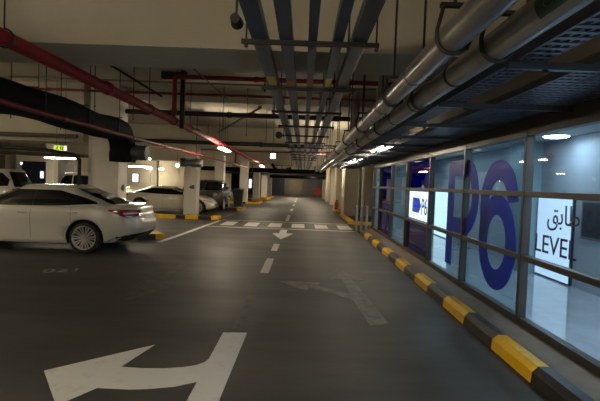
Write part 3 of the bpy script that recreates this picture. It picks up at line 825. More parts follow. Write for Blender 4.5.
# central trunking
TZ = 3.0
tx = [(-0.574, -0.416), (-0.291, -0.156), (0.0, 0.091), (0.254, 0.355), (0.446, 0.596)]
tl = ['leftmost', 'second from left', 'middle', 'second from right', 'rightmost']
kz = (TZ - EYE) / 1.45
for i, (a, b) in enumerate(tx):
    a *= kz; b *= kz
    t = thing('cable_trunking', tl[i] + ' of the five blue-grey trunks over the lane', 'cable trunking', ((a + b) / 2, 0, TZ), 0, 'blue-grey trunks over the lane')
    h = (b - a) / 2
    for y0, y1 in ((-3, 2.4), (2.405, 8.4), (8.405, 14.4), (14.405, 20.4), (20.405, 26.4), (26.405, 40)):
        MB().box(-h, h, y0, y1, 0, 0.1, ch=0.006).build('trunk_length', M['trunk'], t)
    if i in (0, 3):
        MB().box(-h * 0.75, h * 0.75, 5.6, 6.1, -0.003, -0.0005).build('sticker', M['sticker'], t)['label'] = 'yellow warning sticker'
    elif i in (1, 2):
        MB().box(-h * 0.75, h * 0.75, 5.8, 6.12, -0.003, -0.0005).build('sticker', M['orange'], t)['label'] = 'faded orange sticker'
# strut hangers under it
tr = None
for i in range(11):
    y = 4.18 + 2.0 * i
    lb = ORD[i] + ' strut hanger from the viewpoint under the blue-grey trunks'
    tp = SLAB
    if 21.4 < y < 22.4: tp = SOFF
    if tr is None or tp != SLAB:
        t = thing('strut_hanger', lb, 'strut hanger', (0.02, y, TZ - 0.052), 0, 'strut hangers under the trunks')
        m = MB(); m.box(-0.645, 0.645, -0.02, 0.02, 0.008, 0.05); m.build('strut', M['darksteel'], t)
        for s, x in ((0, -0.6), (1, 0.36), (1, 0.62)):
            m = MB(); m.tube([(x, 0, -0.03), (x, 0, tp - TZ + 0.054)], 0.009, 6); m.tube([(x, 0, -0.02), (x, 0, -0.0005)], 0.02, 6); m.build('threaded_rod', M['darksteel'], t)
        if tp == SLAB and tr is None: tr = t
    else:
        clone(tr, (0.02, y, TZ - 0.052), lb)
# small camera at the top left of the trunking
t = thing('speaker', 'small dark speaker at the top edge beside the leftmost trunk', 'speaker', (-0.66, 4.0, 3.12))
m = MB(); m.tube([(0, -0.02, 0), (0, 0.12, 0)], [0.045, 0.06], 14); m.build('horn', M['iron'], t)
m = MB(); m.tube([(0, 0.06, 0.05), (0, 0.06, SLAB - 3.117)], 0.012, 6); m.build('stem', M['iron'], t)

# two big clad pipes on the right
AX, AZ, AR = 0.9, 2.604, 0.09
BX, BZ, BR = 1.167, 2.56, 0.0887
def clad(label, x, z, r, mtl, bands):
    t = thing('insulated_pipe', label, 'pipe', (x, 0, z), 0, 'big clad pipes')
    m = MB(); m.tube([(0, -3, 0), (0, 30, 0)], r, 28); m.build('cladding', mtl, t)
    for y in bands:
        m = MB(); m.tube([(0, y - 0.02, 0), (0, y + 0.02, 0)], r + 0.004, 28); m.build('joint_band', M['band'] if mtl is M['lagging'] else M['steel'], t)
    return t
pa = clad('silver foil clad pipe nearer the trunking', AX, AZ, AR, M['foil'], (1.45, 3.7, 5.2, 6.3, 8.6, 10.9))
pb = clad('grey clad pipe with green label nearer the glazed wall', BX, BZ, BR, M['lagging'], (1.6, 3.5, 4.7, 5.75, 7.7, 9.9))
# green label with its lettering on the side of the second pipe
lab = MB(); rows = []
for k in range(9):
    q = PI * (0.93 + 0.35 * k / 8)
    rows.append([(math.cos(q) * (BR + 0.002), y, math.sin(q) * (BR + 0.002)) for y in (1.62, 2.15)])
lab.grid(rows); lb_o = lab.build('label', M['greenlabel'], pb)
lb_o['label'] = 'dark green pipe label'
o = text_mesh('CHW S', 1.0, M['labelink'], 'lettering', Matrix.Identity(4), None, 0.001, 0.0)
d = text_size(o)
o.data.transform(Matrix.Diagonal((0.38 / d[0], 0.05 / d[1], 1, 1)))
for v in o.data.vertices:       # wrap around the pipe: text runs along -y ... +y, up along the girth
    q = PI * 1.105 - v.co.y / BR
    rr = BR + 0.004
    v.co = Vector((math.cos(q) * rr, 1.89 - v.co.x, math.sin(q) * rr))
o.parent = pb
def clevis(x, z, r, ys, lab, group):
    for i, y in enumerate(ys):
        t = thing('clevis_hanger', lab % ORD[i], 'hanger', (x, y, z), 0, group)
        m = MB()
        pts = [(math.cos(q) * (r + 0.014), 0, math.sin(q) * (r + 0.014)) for q in [PI + PI * k / 16 for k in range(17)]]
        pts = [(-0.07, 0, r + 0.1)] + [(-(r + 0.014), 0, 0.04)] + pts + [((r + 0.014), 0, 0.04), (0.07, 0, r + 0.1)]
        m.tube(pts, 0.013, 6); m.box(-0.09, 0.09, -0.018, 0.018, r + 0.09, r + 0.115); m.build('yoke', M['iron'], t)
        tp = SOFF if 5.33 < y < 6.37 or 21.4 < y < 22.4 else (3.95 if 13.2 < y < 14.7 else SLAB)
        m = MB(); m.tube([(0, 0, r + 0.1), (0, 0, tp - z + 0.003)], 0.012, 6); m.build('rod', M['iron'], t)
clevis(AX, AZ, AR, (2.77, 4.6, 6.9, 9.2, 11.6, 15.6, 17.8), '%s clevis hanger from the viewpoint on the silver foil pipe', 'clevis hangers on the foil pipe')
clevis(BX, BZ, BR, (2.75, 4.5, 6.8, 9.1, 11.3, 15.8, 18.8), '%s clevis hanger from the viewpoint on the grey clad pipe', 'clevis hangers on the grey pipe')
def riser(label, x, y, z, r, mtl):
    t = thing('insulated_pipe', label, 'pipe', (x, y, z), 0)
    m = MB(); m.tube([(0, 0, 0), (0, 0, SLAB - z + 0.002)], r, 22); m.build('cladding', mtl, t)
    m = MB(); m.tube([(0, 0, 0.0), (0, 0, 0.05)], r + 0.006, 22); m.build('collar', M['steel'], t)
riser('silver vertical pipe behind the foil pipe', 1.38, 12.4, 2.8, 0.13, M['foil'])
riser('grey vertical pipe behind the grey clad pipe', 1.73, 10.05, 2.75, 0.11, M['lagging'])

# cable trays over the walkway
TRZ = 2.5
def tray(x0, x1, label, y0=-2.0, y1=22.0, step=0.09, mats='tray'):
    t = thing('cable_tray', label, 'cable tray', (0, 0, TRZ), 0, 'cable trays over the walkway')
    m = MB()
    m.box(x0, x0 + 0.006, y0, y1, 0, 0.06); m.box(x0, x0 + 0.02, y0, y1, 0.06, 0.064)
    m.build('side_rail', M[mats], t)
    m = MB()
    m.box(x1 - 0.006, x1, y0, y1, 0, 0.06); m.box(x1 - 0.02, x1, y0, y1, 0.06, 0.064)
    m.build('side_rail', M[mats], t)
    m = MB()
    y = y0
    while y < y1:
        m.box(x0 + 0.006, x1 - 0.006, y, y + step * 0.45, 0, 0.003)
        y += step
    n = max(2, int((x1 - x0) / 0.06))
    for k in range(n + 1):
        xx = x0 + 0.012 + (x1 - x0 - 0.04) * k / n
        m.box(xx, xx + 0.016, y0, y1, 0.0035, 0.006)
    m.build('perforated_bed', M[mats], t)
tray(1.33, 1.53, 'narrow perforated tray next to the grey clad pipe')
tray(1.84, 2.04, 'perforated tray just right of the gap')
tray(2.06, 2.28, 'middle perforated tray over the walkway')
tray(2.30, 2.53, 'perforated tray next to the bulkhead')
tr = None
for i in range(13):
    y = 2.9 + 1.42 * i
    lb = ORD[i] + ' blue-grey bracket arm from the viewpoint under the cable trays'
    if tr is None:
        tr = thing('tray_bracket', lb, 'bracket', (1.3, y, TRZ - 0.046), 0, 'bracket arms under the trays')
        m = MB(); m.box(0, 1.279, -0.022, 0.022, 0, 0.045); m.build('arm', M['tray'], tr)
        for x in (0.247,):
            m = MB(); m.tube([(x, 0, -0.03), (x, 0, 0.795)], 0.008, 6); m.tube([(x, 0, -0.02), (x, 0, -0.0005)], 0.02, 6); m.build('threaded_rod', M['darksteel'], tr)
    else:
        clone(tr, (1.3, y, TRZ - 0.046), lb)
# battens in the gap between the trays
for i, (y0, y1, lit) in enumerate(((7.3, 8.9, False), (9.5, 11.1, True), (14.6, 16.2, True))):
    t = thing('fluorescent_light', ('unlit white batten in the gap between the cable trays', 'first lit batten in the gap beside the grey clad pipe', 'second lit batten in the gap beside the grey clad pipe')[i], 'ceiling light', (1.7, (y0 + y1) / 2, 2.54), PI / 2, 'battens between the trays')
    h = (y1 - y0) / 2
    MB().box(-h, h, -0.03, 0.03, 0, 0.05, ch=0.008).build('housing', M['whitemetal'], t)
    for s_ in (0,):
        m = MB(); m.tube([(-h * 0.95, 0, -0.018), (h * 0.95, 0, -0.018)], 0.016, 10); m.build('tube', M['tube'] if lit else M['whitemetal'], t)
    for s_ in (-0.5, 0.5):
        m = MB(); m.tube([(s_ * h, 0, 0.05), (s_ * h, 0, SLAB - 2.538)], 0.012, 6); m.build('stem', M['whitemetal'], t)

# ================================================================== BIN, BOLLARDS, EXTINGUISHER, BARRIER
t = thing('wheeled_bin', 'black wheeled bin standing on the yellow kerb by the third column', 'bin', (-3.72, 25.5, 0.15))
m = MB()
for k, (z0, z1, a0, a1) in enumerate(((0.08, 1.0, 0.22, 0.29),)):
    m.add([(-a0, -a0, z0), (a0, -a0, z0), (a0, a0, z0), (-a0, a0, z0), (-a1, -a1, z1), (a1, -a1, z1), (a1, a1, z1), (-a1, a1, z1)],
          [(3, 2, 1, 0), (4, 5, 6, 7), (0, 1, 5, 4), (1, 2, 6, 5), (2, 3, 7, 6), (3, 0, 4, 7)])
m.box(-0.31, 0.31, -0.31, 0.31, 0.96, 1.01)
m.build('body', M['bin'], t)
m = MB(); m.add([(-0.32, -0.32, 1.012), (0.32, -0.32, 1.012), (0.32, 0.34, 1.06), (-0.32, 0.34, 1.06), (-0.28, -0.26, 1.06), (0.28, -0.26, 1.06), (0.28, 0.3, 1.12), (-0.28, 0.3, 1.12)],
      [(3, 2, 1, 0), (4, 5, 6, 7), (0, 1, 5, 4), (1, 2, 6, 5), (2, 3, 7, 6), (3, 0, 4, 7)]); m.build('lid', M['bin'], t)
for s in (-1, 1):
    m = MB(); m.tube([(s * 0.2 - 0.025, 0.24, 0.1), (s * 0.2 + 0.025, 0.24, 0.1)], 0.1, 16); m.build('wheel', M['tyre'], t)
m = MB(); m.tube([(-0.2, 0.38, 1.0), (0.2, 0.38, 1.0)], 0.016, 8); m.tube([(-0.2, 0.29, 1.0), (-0.2, 0.38, 1.0)], 0.014, 6); m.tube([(0.2, 0.29, 1.0), (0.2, 0.38, 1.0)], 0.014, 6); m.build('handle', M['bin'], t)

for (x, y, lb) in ((1.93, 15.5, 'leftmost of three steel bollards past the glazing'), (2.12, 15.5, 'middle of three steel bollards past the glazing'), (2.27, 15.42, 'rightmost of three steel bollards past the glazing')):
    z = 0 if y > 15.3 else 0.15
    t = thing('bollard', lb, 'bollard', (x, y, z), 0, 'steel bollards')
    m = MB(); m.tube([(0, 0, 0.01), (0, 0, 0.93)], 0.045, 16); m.build('post', M['stainless'], t)
    m = MB(); m.tube([(0, 0, 0.93), (0, 0, 0.955), (0, 0, 0.97)], [0.047, 0.04, 0.015], 16); m.build('cap', M['stainless'], t)
    m = MB(); m.tube([(0, 0, 0), (0, 0, 0.015)], 0.075, 16); m.build('base_plate', M['stainless'], t)
t = thing('fire_extinguisher', 'red extinguisher on the yellow kerb beside the beige piers', 'fire extinguisher', (2.12, 27.4, 0.14))
m = MB(); m.tube([(0, 0, 0), (0, 0, 0.42), (0, 0, 0.5), (0, 0, 0.54)], [0.11, 0.11, 0.08, 0.03], 16); m.build('cylinder', M['redplastic'], t)
m = MB(); m.box(-0.03, 0.1, -0.02, 0.02, 0.54, 0.6); m.build('valve_handle', M['plastic'], t)
m = MB(); m.tube([(0.08, 0, 0.56), (0.15, 0, 0.45), (0.14, 0, 0.2)], 0.014, 8); m.build('hose', M['plastic'], t)
t = thing('barrier', 'red barrier board before the far end wall', 'barrier', (1.9, 57.0, 0))
MB().box(-0.4, 0.4, -0.03, 0.03, 0.35, 1.15, ch=0.01).build('board', M['redplastic'], t)
for s in (-1, 1):
    MB().box(s * 0.35 - 0.03, s * 0.35 + 0.03, -0.25, 0.25, 0, 0.06).build('foot', M['plastic'], t)
    MB().box(s * 0.35 - 0.025, s * 0.35 + 0.025, -0.025, 0.025, 0.06, 0.35).build('post', M['plastic'], t)
tag(MB().box(-2.0, 0.0, 59.4, 59.99, 0, 2.1, ch=0.02).build('roller_door', M['brownwall']), 'brown shutter box in the middle of the far wall', 'shutter')

# ================================================================== CARS
def lerp(a, b, t): return a + (b - a) * t
def interp(tab, x):
    if x <= tab[0][0]: return tab[0][1]
    for (x0, y0), (x1, y1) in zip(tab, tab[1:]):
        if x <= x1:
            s = (x - x0) / (x1 - x0)
            s = s * s * (3 - 2 * s) * 0.5 + s * 0.5
            return y0 + (y1 - y0) * s
    return tab[-1][1]
def make_car(root, S, paint, detail=True):
    """Front towards +x. S: profile tables."""
    xr, xf, W = S['xr'], S['xf'], S['W']
    NT, NS = 18, 96
    # fractions round the ring; more of them at the ends
    def ring(cx, a, b, n, K=NS):
        pts = []
        for k in range(K):
            q = 2 * PI * k / K
            c, s = math.cos(q), math.sin(q)
            e = 2.0 / n
            pts.append((cx + a * math.copysign(abs(c) ** e, c), b * math.copysign(abs(s) ** e, s)))
        return pts
    ins_r = S['ins_r']; ins_f = S['ins_f']; wid = S['wid']
    def low_dims(t):
        x0 = xr + interp(ins_r, t); x1 = xf - interp(ins_f, t)
        return (x0 + x1) / 2, (x1 - x0) / 2, W * interp(wid, t), lerp(4.2, 5.2, t)
    def zlow(x, t):
        zb = interp(S['bot'], x); zt = interp(S['deck'], x)
        return zb + (zt - zb) * t
    def low_side(x, t, side, off=0.0):
        cx, a, b, n = low_dims(t)
        q = min(1, abs((x - cx) / a))
        return (x, side * (b * (1 - q ** n) ** (1 / n) + off), zlow(x, t))
    def low_rear(y, t, off=0.0):
        cx, a, b, n = low_dims(t)
        q = min(1, abs(y / b))
        x = cx - a * (1 - q ** n) ** (1 / n)
        return (x - off, y, zlow(x, t))
    def low_front(y, t, off=0.0):
        cx, a, b, n = low_dims(t)
        q = min(1, abs(y / b))
        x = cx + a * (1 - q ** n) ** (1 / n)
        return (x + off, y, zlow(x, t))
    rows = []
    for i in range(NT + 1):
        t = i / NT
        cx, a, b, n = low_dims(t)
        rows.append([(x, y, zlow(x, t)) for x, y in ring(cx, a, b, n)])
    m = MB()
    cx, a, b, n = low_dims(0)
    full = []
    for k in (0.3, 0.8):
        full.append([(x, y, zlow(x, 0)) for x, y in ring(cx, a * k, b * k, n)])
    full += rows
    cx, a, b, n = low_dims(1)
    for k in (0.97, 0.93, 0.8, 0.55, 0.25):
        full.append([(x, y, zlow(x, 1) + 0.03 * (1 - k * k) ** 0.5) for x, y in ring(cx, lerp(a, a * k, 0.6), b * k, n)])
    m.grid(full, closed=True)
    m.add(full[0], [list(range(NS))[::-1]], 0, True); m.add(full[-1], [list(range(NS))], 0, True)
    # shared vertices for the caps
    bm = bmesh.new()
    vs = [bm.verts.new(v) for v in m.v]
    for f in m.f:
        try: bm.faces.new([vs[i] for i in f])
        except ValueError: pass
    bmesh.ops.remove_doubles(bm, verts=bm.verts[:], dist=1e-5)
    bmesh.ops.recalc_face_normals(bm, faces=bm.faces[:])
    me = bpy.data.meshes.new('body'); bm.to_mesh(me); bm.free()
    for p in me.polygons: p.use_smooth = True
    me.materials.append(paint); me.materials.append(M['plastic'])
    body = bpy.data.objects.new('body', me); COL.objects.link(body)
    # wheel arches cut out of the body
    cut = MB()
    for xw in S['wheels']:
        for s in (-1, 1):
            cut.tube([(xw, s * (W - 0.3), S['wr'] + 0.01), (xw, s * (W + 0.3), S['wr'] + 0.01)], S['wr'] + 0.055, 40)
    co = cut.build('cutter', M['plastic'])
    bm = bmesh.new(); bm.from_mesh(co.data); bmesh.ops.remove_doubles(bm, verts=bm.verts[:], dist=1e-5); bmesh.ops.recalc_face_normals(bm, faces=bm.faces[:]); bm.to_mesh(co.data); bm.free()
    md = body.modifiers.new('b', 'BOOLEAN'); md.operation = 'DIFFERENCE'; md.object = co; md.solver = 'EXACT'
    bpy.context.view_layer.update()
    dg = bpy.context.evaluated_depsgraph_get()
    nm = bpy.data.meshes.new_from_object(body.evaluated_get(dg))
    body.modifiers.clear(); body.data = nm
    for p in nm.polygons:
        c = p.center
        for xw in S['wheels']:
            if math.hypot(c.x - xw, c.z - S['wr'] - 0.01) < S['wr'] + 0.062 and abs(c.y) < W * 0.985 and abs(c.y) > W - 0.32 and (abs(p.normal.y) > 0.95 and abs(c.y) < W - 0.2 or math.hypot(c.x - xw, c.z - S['wr'] - 0.01) > S['wr'] + 0.048):
                p.material_index = 1; p.use_smooth = False
    bpy.data.objects.remove(co)
    body.parent = root
    # greenhouse
    NG = 14
    def gh_dims(t):
        fr = interp(S['gs'], t)
        x0 = lerp(S['gb'][0], S['gt'][0], fr); x1 = lerp(S['gb'][1], S['gt'][1], fr)
        b = lerp(S['gw'][0], S['gw'][1], interp(S['gws'], t))
        return (x0 + x1) / 2, (x1 - x0) / 2, b, lerp(5.0, 3.6, t)
    def gz(x, t):
        zb = interp(S['deck'], x) - 0.02
        zt = S['roof'] - S['drop'] * ((x - S['rc']) ** 2)
        return zb + (zt - zb) * t
    def gh_side(x, t, side, off=0.006):
        cx, a, b, n = gh_dims(t)
        q = min(1, abs((x - cx) / a))
        return (x, side * (b * (1 - q ** n) ** (1 / n) + off), gz(x, t))
    def gh_end(y, t, e, off=0.006):
        cx, a, b, n = gh_dims(t)
        q = min(1, abs(y / b))
        x = cx + e * a * (1 - q ** n) ** (1 / n)
        return (x + e * off, y, gz(x, t) + off * 0.7)
    rows = []
    for i in range(NG + 1):
        t = i / NG
        cx, a, b, n = gh_dims(t)
        rows.append([(x, y, gz(x, t)) for x, y in ring(cx, a, b, n, 64)])
    cx, a, b, n = gh_dims(1)
    for k in (0.93, 0.8, 0.55, 0.25, 0.02):
        rows.append([(x, y, gz(x, 1) + S['crown'] * (1 - k * k) ** 0.5) for x, y in ring(cx, a * k, b * k, n, 64)])
    m = MB(); m.grid(rows, closed=True); m.build('roof', paint, root)
    # glass
    def patch_side(name, x0, x1, lo, hi, side, mtl, K=26, R=8, fn=gh_side, off=0.006, parent=None):
        rows = []
        for j in range(R + 1):
            rows.append([fn(lerp(x0, x1, k / K), lerp(lo(k / K), hi(k / K), j / R), side, off) for k in range(K + 1)])
        m = MB(); m.grid(rows, flip=side > 0); return m.build(name, mtl, parent or root)
    for side in (-1, 1):
        for (nm_, x0, x1, lo, hi) in S['glass']:
            patch_side(nm_, x0, x1, lo, hi, side, M['autoglass'])
    def patch_end(name, fn, y0, y1, lo, hi, mtl, K=20, R=10, parent=None, **kw):
        rows = []
        for j in range(R + 1):
            rows.append([fn(lerp(y0, y1, k / K), lerp(lo(k / K), hi(k / K), j / R), **kw) for k in range(K + 1)])
        m = MB(); m.grid(rows); return m.build(name, mtl, parent or root)
    gwid = S['gw'][0] * 0.7
    patch_end('rear_window', lambda y, t, **k: gh_end(y * lerp(1, 0.8, t), t, -1), -gwid, gwid, lambda u: 0.06, lambda u: 0.88, M['autoglass'])
    patch_end('windscreen', lambda y, t, **k: gh_end(y * lerp(1, 0.8, t), t, 1), -gwid, gwid, lambda u: 0.05, lambda u: 0.88, M['autoglass'])
    # wheels
    wr = S['wr']
    proto = None
    for xw in S['wheels']:
        for s in (-1, 1):
            if proto is None:
                wh = bpy.data.objects.new('wheel', None); COL.objects.link(wh); wh.parent = root
                prof = [(0.0, -0.1), (wr * 0.7, -0.1), (wr * 0.76, -0.108), (wr * 0.93, -0.1), (wr, -0.07), (wr, 0.07), (wr * 0.93, 0.1), (wr * 0.78, 0.108), (wr * 0.745, 0.09), (wr * 0.74, 0.03), (0.0, 0.03)]
                rows = [[(r * math.cos(2 * PI * k / 40), y, r * math.sin(2 * PI * k / 40)) for k in range(40)] for r, y in prof]
                m = MB(); m.grid(rows, closed=True); m.build('tyre', M['tyre'], wh)
                m = MB()
                rows = [[(r * math.cos(2 * PI * k / 40), y, r * math.sin(2 * PI * k / 40)) for k in range(40)] for r, y in ((wr * 0.76, 0.1), (wr * 0.78, 0.113), (wr * 0.735, 0.113), (wr * 0.715, 0.095), (wr * 0.71, 0.05))]
                m.grid(rows, closed=True)
                for k in range(10):
                    q = 2 * PI * k / 10
                    for dq in (-0.13, 0.13):
                        c0, s0 = math.cos(q + dq * 0.9), math.sin(q + dq * 0.9)
                        c1, s1 = math.cos(q + dq * 1.05), math.sin(q + dq * 1.05)
                        p0 = Vector((c0 * 0.05, 0.085, s0 * 0.05)); p1 = Vector((c1 * wr * 0.735, 0.1, s1 * wr * 0.735))
                        tn = Vector((-math.sin(q), 0, math.cos(q))) * 0.0125
                        d = Vector((0, 0.02, 0))
                        m.add([p0 - tn * 0.7, p0 + tn * 0.7, p1 + tn * 1.25, p1 - tn * 1.25, p0 - tn * 0.7 - d, p0 + tn * 0.7 - d, p1 + tn * 1.25 - d, p1 - tn * 1.25 - d],
                              [(0, 1, 2, 3), (4, 7, 6, 5), (0, 4, 5, 1), (1, 5, 6, 2), (2, 6, 7, 3), (3, 7, 4, 0)])
                m.tube([(0, 0.04, 0), (0, 0.1, 0)], [0.075, 0.06], 20)
                m.build('rim', M['alloy'], wh)
                proto = wh
            else:
                wh = copy_tree(proto, root)
            wh.location = (xw, s * (W - 0.125), wr)
            wh.rotation_euler = (0, 0, 0 if s > 0 else PI)
    # seams, handles, lamps
    for side in (-1, 1):
        if detail:
            for x, ta, tb in S['seams']:
                K = 14
                L = [low_side(x + 0.02 * (k / K), lerp(ta, tb, k / K), side, 0.002) for k in range(K + 1)]
                R = [(p[0] + 0.008, p[1], p[2]) for p in L]
                m = MB(); m.grid([L, R], flip=side < 0); m.build('door_seam', M['seam'], root)
            for x in S['handles']:
                p = low_side(x, 0.83, side, 0.0)
                m = MB()
                m.tube([(p[0] - 0.1, p[1], p[2]), (p[0] - 0.085, p[1] + side * 0.022, p[2] + 0.003), (p[0], p[1] + side * 0.03, p[2] + 0.004), (p[0] + 0.085, p[1] + side * 0.022, p[2] + 0.003), (p[0] + 0.1, p[1], p[2])], [0.012, 0.014, 0.015, 0.014, 0.012], 8)
                m.build('door_handle', M['chrome'], root)
            # chrome line under the windows and bright sill
            x0, x1 = S['glass'][0][1], S['glass'][-1][2]
            patch_side('window_trim', S['trim'][0], S['trim'][1], lambda u: 0.02, lambda u: 0.06, side, M['chrome'], R=1, off=0.009)
            K = 30
            a0, a1 = S['wheels'][0] + 0.42, S['wheels'][1] - 0.42
            rows = [[low_side(lerp(a0, a1, k / K), t, side, o_) for k in range(K + 1)] for t, o_ in ((0.02, 0.004), (0.1, 0.012), (0.13, 0.004))]
            m = MB(); m.grid(rows, flip=side > 0); m.build('side_sill', paint, root)
        # mirror
        p = gh_side(S['mirror'], 0.06, side, 0.0)
        m = MB(); m.box(p[0] - 0.09, p[0] + 0.06, min(p[1] + side * 0.05, p[1] + side * 0.23), max(p[1] + side * 0.05, p[1] + side * 0.23), p[2] - 0.01, p[2] + 0.13, ch=0.035)
        m.tube([(p[0], p[1] - side * 0.03, p[2] + 0.0), (p[0], p[1] + side * 0.1, p[2] + 0.03)], 0.025, 8); m.build('wing_mirror', paint, root)
        # tail lamp: along the side, round the corner, over the rear
        def lamp_rows(t0, t1, s0, s1, R, off, front=False):
            """s from 0 (side tip) to 1 (inner end); corner handled by ring angle."""
            rows = []
            for j in range(R + 1):
                rw = []
                for k in range(25):
                    sK = lerp(s0, s1, k / 24)
                    t = lerp(t0(sK), t1(sK), j / R)
                    cx, a, b, n = low_dims(t)
                    # ring angle: from side to the end
                    q = lerp(S['la'][0], S['la'][1], sK)
                    c_, s_ = math.cos(q), math.sin(q)
                    e = 2 / n
                    x = a * abs(c_) ** e; y = b * abs(s_) ** e
                    nx, ny = (abs(c_) ** (2 - e)) / a, (abs(s_) ** (2 - e)) / b
                    l = math.hypot(nx, ny)
                    sg_ = 1 if front else -1
                    X = cx + sg_ * (x + off * nx / l)
                    rw.append((X, side * (y + off * ny / l), zlow(cx + sg_ * x, t)))
                rows.append(rw)
            return rows
        m = MB(); m.grid(lamp_rows(S['tl'][0], S['tl'][1], 0, 1, 5, 0.006), flip=side < 0)
        tlp = m.build('tail_lamp', M['tail'], root)
        if detail:
            mid = lambda s: lerp(S['tl'][0](s), S['tl'][1](s), 0.42)
            mid2 = lambda s: lerp(S['tl'][0](s), S['tl'][1](s), 0.62)
            m = MB(); m.grid(lamp_rows(mid, mid2, 0.35, 0.92, 1, 0.01), flip=side < 0)
            m.build('reversing_strip', M['tailclear'], tlp)
        m = MB(); m.grid(lamp_rows(lambda s: lerp(0.78, 0.62, s), lambda s: lerp(0.82, 0.9, s), 0.1, 0.95, 5, 0.006, True), flip=side > 0)
        m.build('headlamp', M['chrome'], root)
    # rear bumper valance, plate, chrome strip; front grille
    m = MB(); rows = []
    for t, of in ((0.0, 0.004), (0.06, 0.008), (0.13, 0.01), (0.17, 0.004)):
        rows.append([low_rear(lerp(-W * 0.86, W * 0.86, k / 24), t, of) for k in range(25)])
    m.grid(rows); m.build('rear_valance', M['plastic'], root)
    if detail:
        rows = [[low_rear(lerp(-0.26, 0.26, k / 6), t, 0.014) for k in range(7)] for t in (0.6, 0.72)]
        m = MB(); m.grid(rows); m.build('number_plate', M['plate'], root)
        rows = [[low_rear(lerp(-0.5, 0.5, k / 12), t, 0.012) for k in range(13)] for t in (0.755, 0.79)]
        m = MB(); m.grid(rows); m.build('boot_strip', M['chrome'], root)
    rows = [[low_front(lerp(-0.42, 0.42, k / 12), t, 0.008) for k in range(13)] for t in (0.35, 0.45, 0.6, 0.7)]
    m = MB(); m.grid(rows, flip=True); m.build('grille', M['plastic'], root)

def sedan(L=4.96, roof=1.46, wide=0.915):
    xr, xf = -L / 2, L / 2
    wb0, wb1 = xr + 1.14, xr + 1.14 + 2.82
    lo = lambda u: 0.07
    return dict(xr=xr, xf=xf, W=wide, wheels=(wb0, wb1), wr=0.335,
        ins_r=[(0, 0.17), (0.15, 0.06), (0.35, 0.0), (0.5, 0.02), (0.62, 0.06), (0.85, 0.1), (0.96, 0.11), (1, 0.16)],
        ins_f=[(0, 0.15), (0.2, 0.03), (0.45, 0.0), (0.7, 0.05), (0.9, 0.18), (1, 0.3)],
        wid=[(0, 0.93), (0.15, 0.975), (0.45, 0.995), (0.68, 1.0), (0.85, 0.985), (0.95, 0.955), (1, 0.92)],
        bot=[(xr, 0.33), (xr + 0.5, 0.24), (xr + 1.2, 0.2), (xf - 1.0, 0.2), (xf, 0.24)],
        deck=[(xr, 1.02), (xr + 0.3, 1.045), (xr + 0.9, 1.03), (xr + 1.9, 0.99), (0.5, 0.97), (1.1, 0.99), (1.6, 0.94), (2.1, 0.84), (xf, 0.68)],
        gb=(xr + 0.52, 1.3), gt=(xr + 1.5, 0.25), gw=(0.835, 0.57), roof=roof - 0.02, drop=0.018, rc=-0.35, crown=0.022,
        gs=[(0, 0), (0.3, 0.3), (0.6, 0.62), (0.8, 0.83), (0.92, 0.95), (1, 1.0)], gws=[(0, 0), (0.3, 0.22), (0.6, 0.48), (0.85, 0.76), (1, 1)],
        glass=[('side_window', xr + 0.93, xr + 2.295, lambda u: 0.06 + 0.08 * (1 - u) ** 2, lambda u: 0.18 + 0.6 * min(1, u / 0.62) ** 0.75),
               ('side_window', xr + 2.297, xr + 3.62, lambda u: 0.06, lambda u: 0.78 - 0.65 * max(0, (u - 0.35) / 0.65) ** 1.5)],
        trim=(xr + 0.9, xr + 3.65), mirror=1.0,
        seams=[(xr + 2.28, 0.1, 0.98), (xr + 1.42, 0.55, 0.98)], handles=[xr + 1.39, xr + 2.47],
        la=(0.42 * PI, 0.16 * PI), tl=(lambda s: 0.86 - 0.1 * min(1, s * 3.0) if s < 0.33 else 0.76, lambda s: 0.875 + 0.005 * s))
S1 = sedan()
# side tip of the lamp up to the corner and across the rear
S1['la'] = (1.04, 0.14)
S1['tl'] = (lambda s: 0.87 - 0.22 * min(1, s * 2.4) + 0.12 * max(0, s - 0.42), lambda s: 0.9 - 0.01 * s)
car1 = thing('sedan_car', 'pearl white sedan nearest the lane with its tail towards it', 'car', (-6.0, 10.265, 0), PI)
make_car(car1, S1, M['paintwhite'])

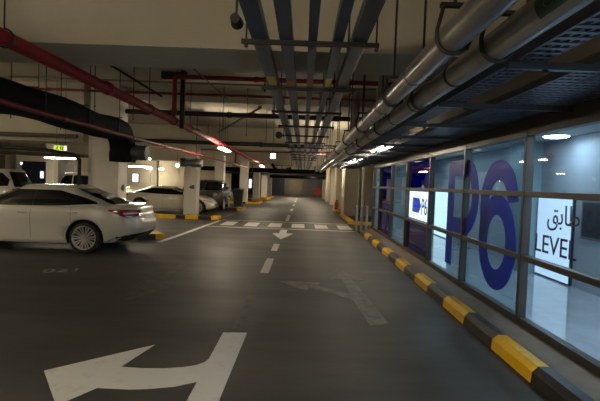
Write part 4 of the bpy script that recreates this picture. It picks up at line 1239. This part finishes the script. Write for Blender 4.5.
S2 = sedan(4.75, 1.34, 0.9)
S2['la'] = (1.04, 0.14); S2['tl'] = S1['tl']
S2['deck'] = [(-2.4, 0.93), (-2.0, 0.95), (-1, 0.94), (0.3, 0.92), (1.1, 0.92), (1.6, 0.87), (2.0, 0.78), (2.4, 0.62)]
S2['roof'] = 1.3
car2 = thing('coupe_car', 'low cream coupe facing the lane beyond the striped kerb', 'car', (-6.72, 22.3, 0), 0)
make_car(car2, S2, M['paintcream'])

def suv(L=4.7, roof=1.8):
    S = sedan(L, roof, 0.94)
    xr, xf = -L / 2, L / 2
    S.update(wr=0.38, wheels=(xr + 0.9, xf - 0.95),
        bot=[(xr, 0.36), (xr + 0.5, 0.3), (xf - 0.6, 0.3), (xf, 0.34)],
        deck=[(xr, 1.12), (xr + 1, 1.13), (0.4, 1.1), (1.0, 1.12), (1.7, 1.08), (xf - 0.15, 1.0), (xf, 0.95)],
        gb=(xr + 0.1, 1.25), gt=(xr + 0.4, 0.45), gw=(0.87, 0.68), roof=roof - 0.02, drop=0.012, rc=-0.3, crown=0.03,
        glass=[('side_window', xr + 0.35, xr + 1.1, lambda u: 0.1, lambda u: 0.45 + 0.35 * min(1, u / 0.35)), ('side_window', xr + 1.16, xr + 2.2, lambda u: 0.1, lambda u: 0.8),
               ('side_window', xr + 2.24, xr + 3.3, lambda u: 0.1, lambda u: 0.8 - 0.55 * max(0, (u - 0.4) / 0.6) ** 1.4)],
        trim=(xr + 0.3, xr + 3.4), mirror=0.95, seams=[(xr + 2.2, 0.1, 0.98), (xr + 1.2, 0.5, 0.98)], handles=[xr + 1.5, xr + 2.55],
        la=(0.5, 0.18), tl=(lambda s: 0.66, lambda s: 0.93))
    return S
sv = thing('suv_car', 'white sport utility vehicle cut by the left edge behind the sedan', 'car', (-13.35, 17.6, 0), PI, 'sport utility vehicles')
make_car(sv, suv(4.7, 1.86), M['paintwhite'])
sg_ = thing('suv_car', 'small dark grey car facing this way between the second and third columns', 'car', (-5.35, 25.65, 0), -PI / 2)
make_car(sg_, suv(3.5, 1.72), M['paintgrey'])
sb = clone(sg_, (-6.7, 31.0, 0), 'dark car half hidden behind the third column and the bin', rz=0)
sc_ = clone(sv, (-12.2, 26.4, 0), 'white sport utility vehicle seen between the sedan roof and the nearest column', rz=0)
